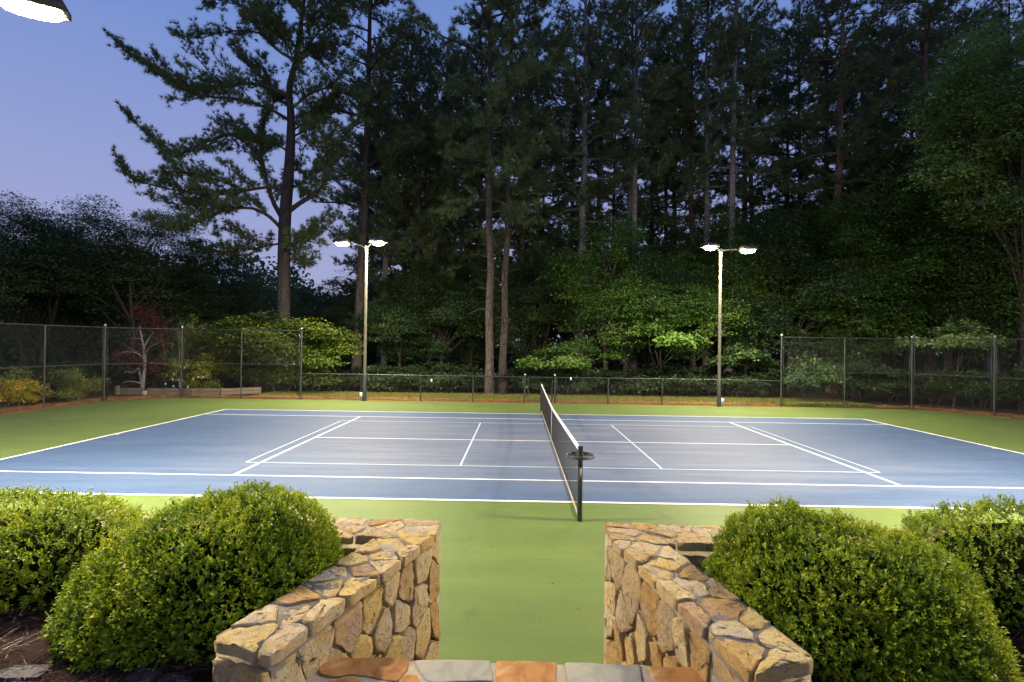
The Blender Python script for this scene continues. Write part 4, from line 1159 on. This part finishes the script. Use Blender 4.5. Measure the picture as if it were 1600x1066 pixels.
# red leaved maple with a pale trunk
xm, ym = at(222, 26.2); mt = thing('maple_tree', (xm, ym, 0), 'small dark red leaved maple with a pale bare trunk behind the timber bed', 'tree')
def PM(u, v, dd=0): return ond(u, v, 26.2 + dd)
m = MB(); tp = curve([PM(222, 622), PM(223, 600), PM(226, 575), PM(226, 555), PM(222, 530), PM(218, 510)], 12); m.tube(tp, np.linspace(.10, .025, 12), 8); m.tube(curve([PM(222, 602), PM(219, 588, .2), PM(217, 575, .3)], 6), np.linspace(.06, .02, 6), 6); put('trunk', m, M['maplebark'], mt, True)
m = MB()
for q in (((226, 553), (235, 542, -.2), (248, 536, -.4), (256, 533, -.5)), ((226, 562), (216, 552, .2), (205, 545, .4), (192, 536, .5)), ((226, 562), (212, 551, -.3), (195, 550, -.6), (185, 553, -.8)), ((222, 600), (212, 597, -.3), (200, 596, -.5), (190, 599, -.6)), ((222, 530), (210, 529, .2), (196, 530, .3)), ((217, 575), (208, 582, -.2), (196, 580, -.3)), ((224, 545), (232, 530, .5), (240, 518, .6))):
    m.tube(curve([PM(*p) for p in q], 8), np.linspace(.035, .008, 8), 5, False)
put('branches', m, M['maplebark'], mt, kind='stuff')
rng = np.random.default_rng(77); m = MB()
cl = []
for (u, v, du, dv, k) in ((228, 490, 22, 12, 90), (245, 505, 22, 14, 90), (205, 567, 22, 12, 90), (243, 572, 22, 14, 100), (255, 535, 14, 14, 60), (190, 555, 14, 10, 50), (215, 545, 24, 20, 70)):
    for _ in range(k): cl.append(PM(u + rng.normal(0, du * .5), v + rng.normal(0, dv * .5), rng.normal(0, .7)))
cl = np.array(cl); c = np.repeat(cl, 11, 0) + rng.normal(0, .14, (len(cl) * 11, 3)) * [1, 1, .5]; n_ = len(c)
leaves(m, c, unit(rng.normal(0, 1, (n_, 3)) + [0, 0, -.5]), unit(rng.normal(0, .6, (n_, 3)) + UPV), rng.uniform(.06, .11, n_), .035, rng.uniform(0, 1, n_)); put('crown', m, M['maple'], mt)


# --- shrubs outside the fence
def shrub(seed, u, d, rx, rz, label, leaf, n_=260, LS=(.07, .12), sp=.16, group=None, dz=0, per=14):
    t = broadleaf('bush', seed, rz * 2, rz * .95, rx, rz, n_, label, leaf, lobes=24, per=per, r0=.03, LS=LS, spread=sp, flat=.07, stems=4, group=group, cat='bush')
    x, y = at(u, d); t.location = (x, y, -.05 + dz); return t


shrub(81, 4, 19.6, .85, .55, 'golden yellow bush cut by the left edge of the view', 'yellow', 380)
shrub(82, 44, 20.6, .75, .52, 'golden yellow bush beside the thin fence post', 'yellow', 360)
shrub(83, 28, 21.5, .5, .8, 'upright olive bush poking up behind the two golden bushes', 'olive', 200)
shrub(84, 120, 22.6, 1.0, .75, 'wide olive green bush in front of the corner post of the left fence', 'olive', 420)
shrub(85, 100, 21.6, .7, .25, 'low olive ground hugging bush below the wide olive bush', 'olive', 200)
wf = shrub(86, 312, 26.3, 1.45, 1.05, 'rounded green bush dotted with white flowers behind the timber bed', 'yellow_green', 620)
rng = np.random.default_rng(6); m = MB(); xw, yw = wf.location[0], wf.location[1]
fl = np.array([[xw + rng.normal(-.15, .55), yw - 1.15 + rng.uniform(-.1, .25), rng.uniform(.3, 1.5)] for _ in range(17)])
for q in range(5):
    a = q * 1.256 + rng.uniform(0, 1, len(fl)); d = np.stack([np.cos(a), np.full(len(fl), -.25), np.sin(a)], 1); leaves(m, fl + d * .035, d, np.tile([0, -1., .2], (len(fl), 1)), .055, .04, rng.uniform(0, 1, len(fl)))
put('flowers', m, M['petal'], wf)
# young conifer behind the flowering bush
x, y = at(301, 27.6); cf = thing('conifer_tree', (x, y, 0), 'young conifer with upright tip behind the white flowered bush', 'tree')
rng = np.random.default_rng(9); br, nd_ = MB(), MB(); limbs = [(curve([(x, y, 2.4), (x, y, 3.0), (x + .03, y, 3.75)], 7), .03)]
for k in range(26):
    h = .5 + 2.7 * k / 26; a = k * 2.4; L = (3.9 - h) * .42 + .15; limbs.append((curve([(x, y, h), (x + math.cos(a) * L * .5, y + math.sin(a) * L * .5, h + .15 * L), (x + math.cos(a) * L, y + math.sin(a) * L, h + .55 * L)], 6), .022))
limb_tufts(br, nd_, limbs, rng, step=.16, sec=(.15, .4), t0=.2, nper=14, L=(.07, .13), W=.016, tuft_step=.1)
m = MB(); m.tube([(x, y, -.2), (x, y, 1.5), (x, y, 2.5)], [.06, .05, .03], 8); put('trunk', m, M['dark'], cf, True); put('branches', br, M['dark'], cf, kind='stuff'); put('crown', nd_, M['olive'], cf)
gV = 'shaggy bushes behind the right tall fence'
for k, (u, d, rx, rz, n_) in enumerate(((1262, 26.2, 1.5, 1.35, 420), (1330, 27, 1.6, 1.2, 420), (1395, 26.5, 1.5, 1.0, 380), (1460, 25.8, 1.4, .9, 360), (1530, 24.8, 1.4, .95, 360), (1600, 23.6, 1.4, 1.0, 360))):
    shrub(90 + k, u, d, rx, rz, ['shaggy bush behind the first panel of the right tall fence', 'shaggy bush left of the middle in the second panel of the right tall fence', 'shaggy bush at the right end of the second panel of the right tall fence', 'shaggy bush at the left end of the third panel of the right tall fence', 'shaggy bush at the right end of the third panel of the right tall fence', 'shaggy bush behind the right tall fence at the edge of the view'][k], 'leaf_dim', n_, (.10, .17), .24, gV)
gU = 'dark low bushes at the edge of the wood behind the low fence'
for k, (u, d) in enumerate(((500, 31), (585, 30.5), (650, 31), (715, 30.5), (825, 31), (905, 30), (965, 30.5), (1030, 30), (1110, 30), (1195, 29.5), (250, 31), (150, 29), (60, 27), (385, 31), (540, 29.2), (615, 28.8), (690, 29.3), (740, 29.8), (850, 29), (905, 28.6), (1000, 28.6), (1070, 28.9), (1150, 28.4), (800, 30.5))):
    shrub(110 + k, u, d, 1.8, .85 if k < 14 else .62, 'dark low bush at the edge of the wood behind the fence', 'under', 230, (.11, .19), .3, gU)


# low ground cover at the foot of the right tall fence
def f_cover(n_):
    x = RNG.uniform(10.9, 15.0, n_); y = 9.45 + RNG.uniform(0, .7, n_); return np.stack([x, y, RNG.uniform(0, .12, n_)], 1)


m = MB(); c = f_cover(5200); n_ = len(c); leaves(m, c, unit(RNG.normal(0, 1, (n_, 3)) + [0, 0, .3]), unit(RNG.normal(0, .5, (n_, 3)) + UPV), RNG.uniform(.07, .12, n_), .05, RNG.uniform(.2, 1, n_)); put('ground_cover', m, M['dogwood'], kind='stuff')

# far wood that reads as one dark mass
rng = np.random.default_rng(123); m = MB(); K = 31000
xs = rng.uniform(-75, 75, K); ds = rng.uniform(46, 66, K)
prof = np.interp(xs, [-75, -36, -28, -23, -15, -11, 0, 30, 75], [11, 11, 11, 8, 9, 13, 14, 14, 16]) + 1.2 * np.sin(xs * .41) + .8 * np.sin(xs * 1.1 + 1)
zs = rng.uniform(0, 1, K) ** .8 * (prof + rng.normal(0, .5, K)) - 1
C_ = np.stack([xs, ds - 14, zs], 1); c = np.repeat(C_, 4, 0) + rng.normal(0, .45, (K * 4, 3)) * [1, 1, .6]; n_ = len(c)
leaves(m, c, unit(rng.normal(0, 1, (n_, 3)) + [0, 0, -.3]), unit(rng.normal(0, .6, (n_, 3)) + [0, -.3, 1]), rng.uniform(.45, .8, n_), .42, np.clip(np.repeat(rng.normal(.4, .2, K), 4), 0, 1))
put('forest', m, M['leaf_dim'], kind='stuff')

# ------------------------------------------------------------------ timber bed at the left
tb = thing('timber_bed', (-17.5, 10.6, 0), 'low bed edge of weathered landscape timbers behind the left fence', 'raised bed')
def beam(p, q, h=.15, wd=.14, z=0., m_='wood', nm='timber'):
    p = np.array(p); q = np.array(q); d = q - p; L = np.linalg.norm(d); th = math.atan2(d[1], d[0])
    bm = bmesh.new(); bmesh.ops.create_cube(bm, size=1); bmesh.ops.scale(bm, vec=(L, wd, h), verts=bm.verts); bmesh.ops.bevel(bm, geom=bm.edges[:], offset=.012, segments=2, affect='EDGES')
    me = bpy.data.meshes.new(nm); bm.to_mesh(me); bm.free(); me.materials.append(M[m_])
    o = bpy.data.objects.new(nm, me); COL.objects.link(o); o.parent = tb; o.rotation_euler = (0, 0, th)
    o.location = Vector(((p[0] + q[0]) / 2, (p[1] + q[1]) / 2, z + h / 2)) - tb.location
T0, T1, T2, T3, T4 = at(186, 24.6), at(226, 24.6), at(300, 24.8), at(345, 25), at(409, 26)
for z in (0, .155): beam(T0, T1, z=z); beam(np.array(T1) + [.18, 0], T2, z=z); beam(np.array(T2) + [.03, .0], T3, z=z); beam(np.array(T3) + [.03, 0], T4, z=z)
beam(at(182, 24.5), at(187, 24.5), h=.42, wd=.16, nm='timber_post'); beam(np.array(T1) + [.02, -.02], np.array(T1) + [.17, -.02], h=.2, wd=.2, z=.0, m_='concrete', nm='block')
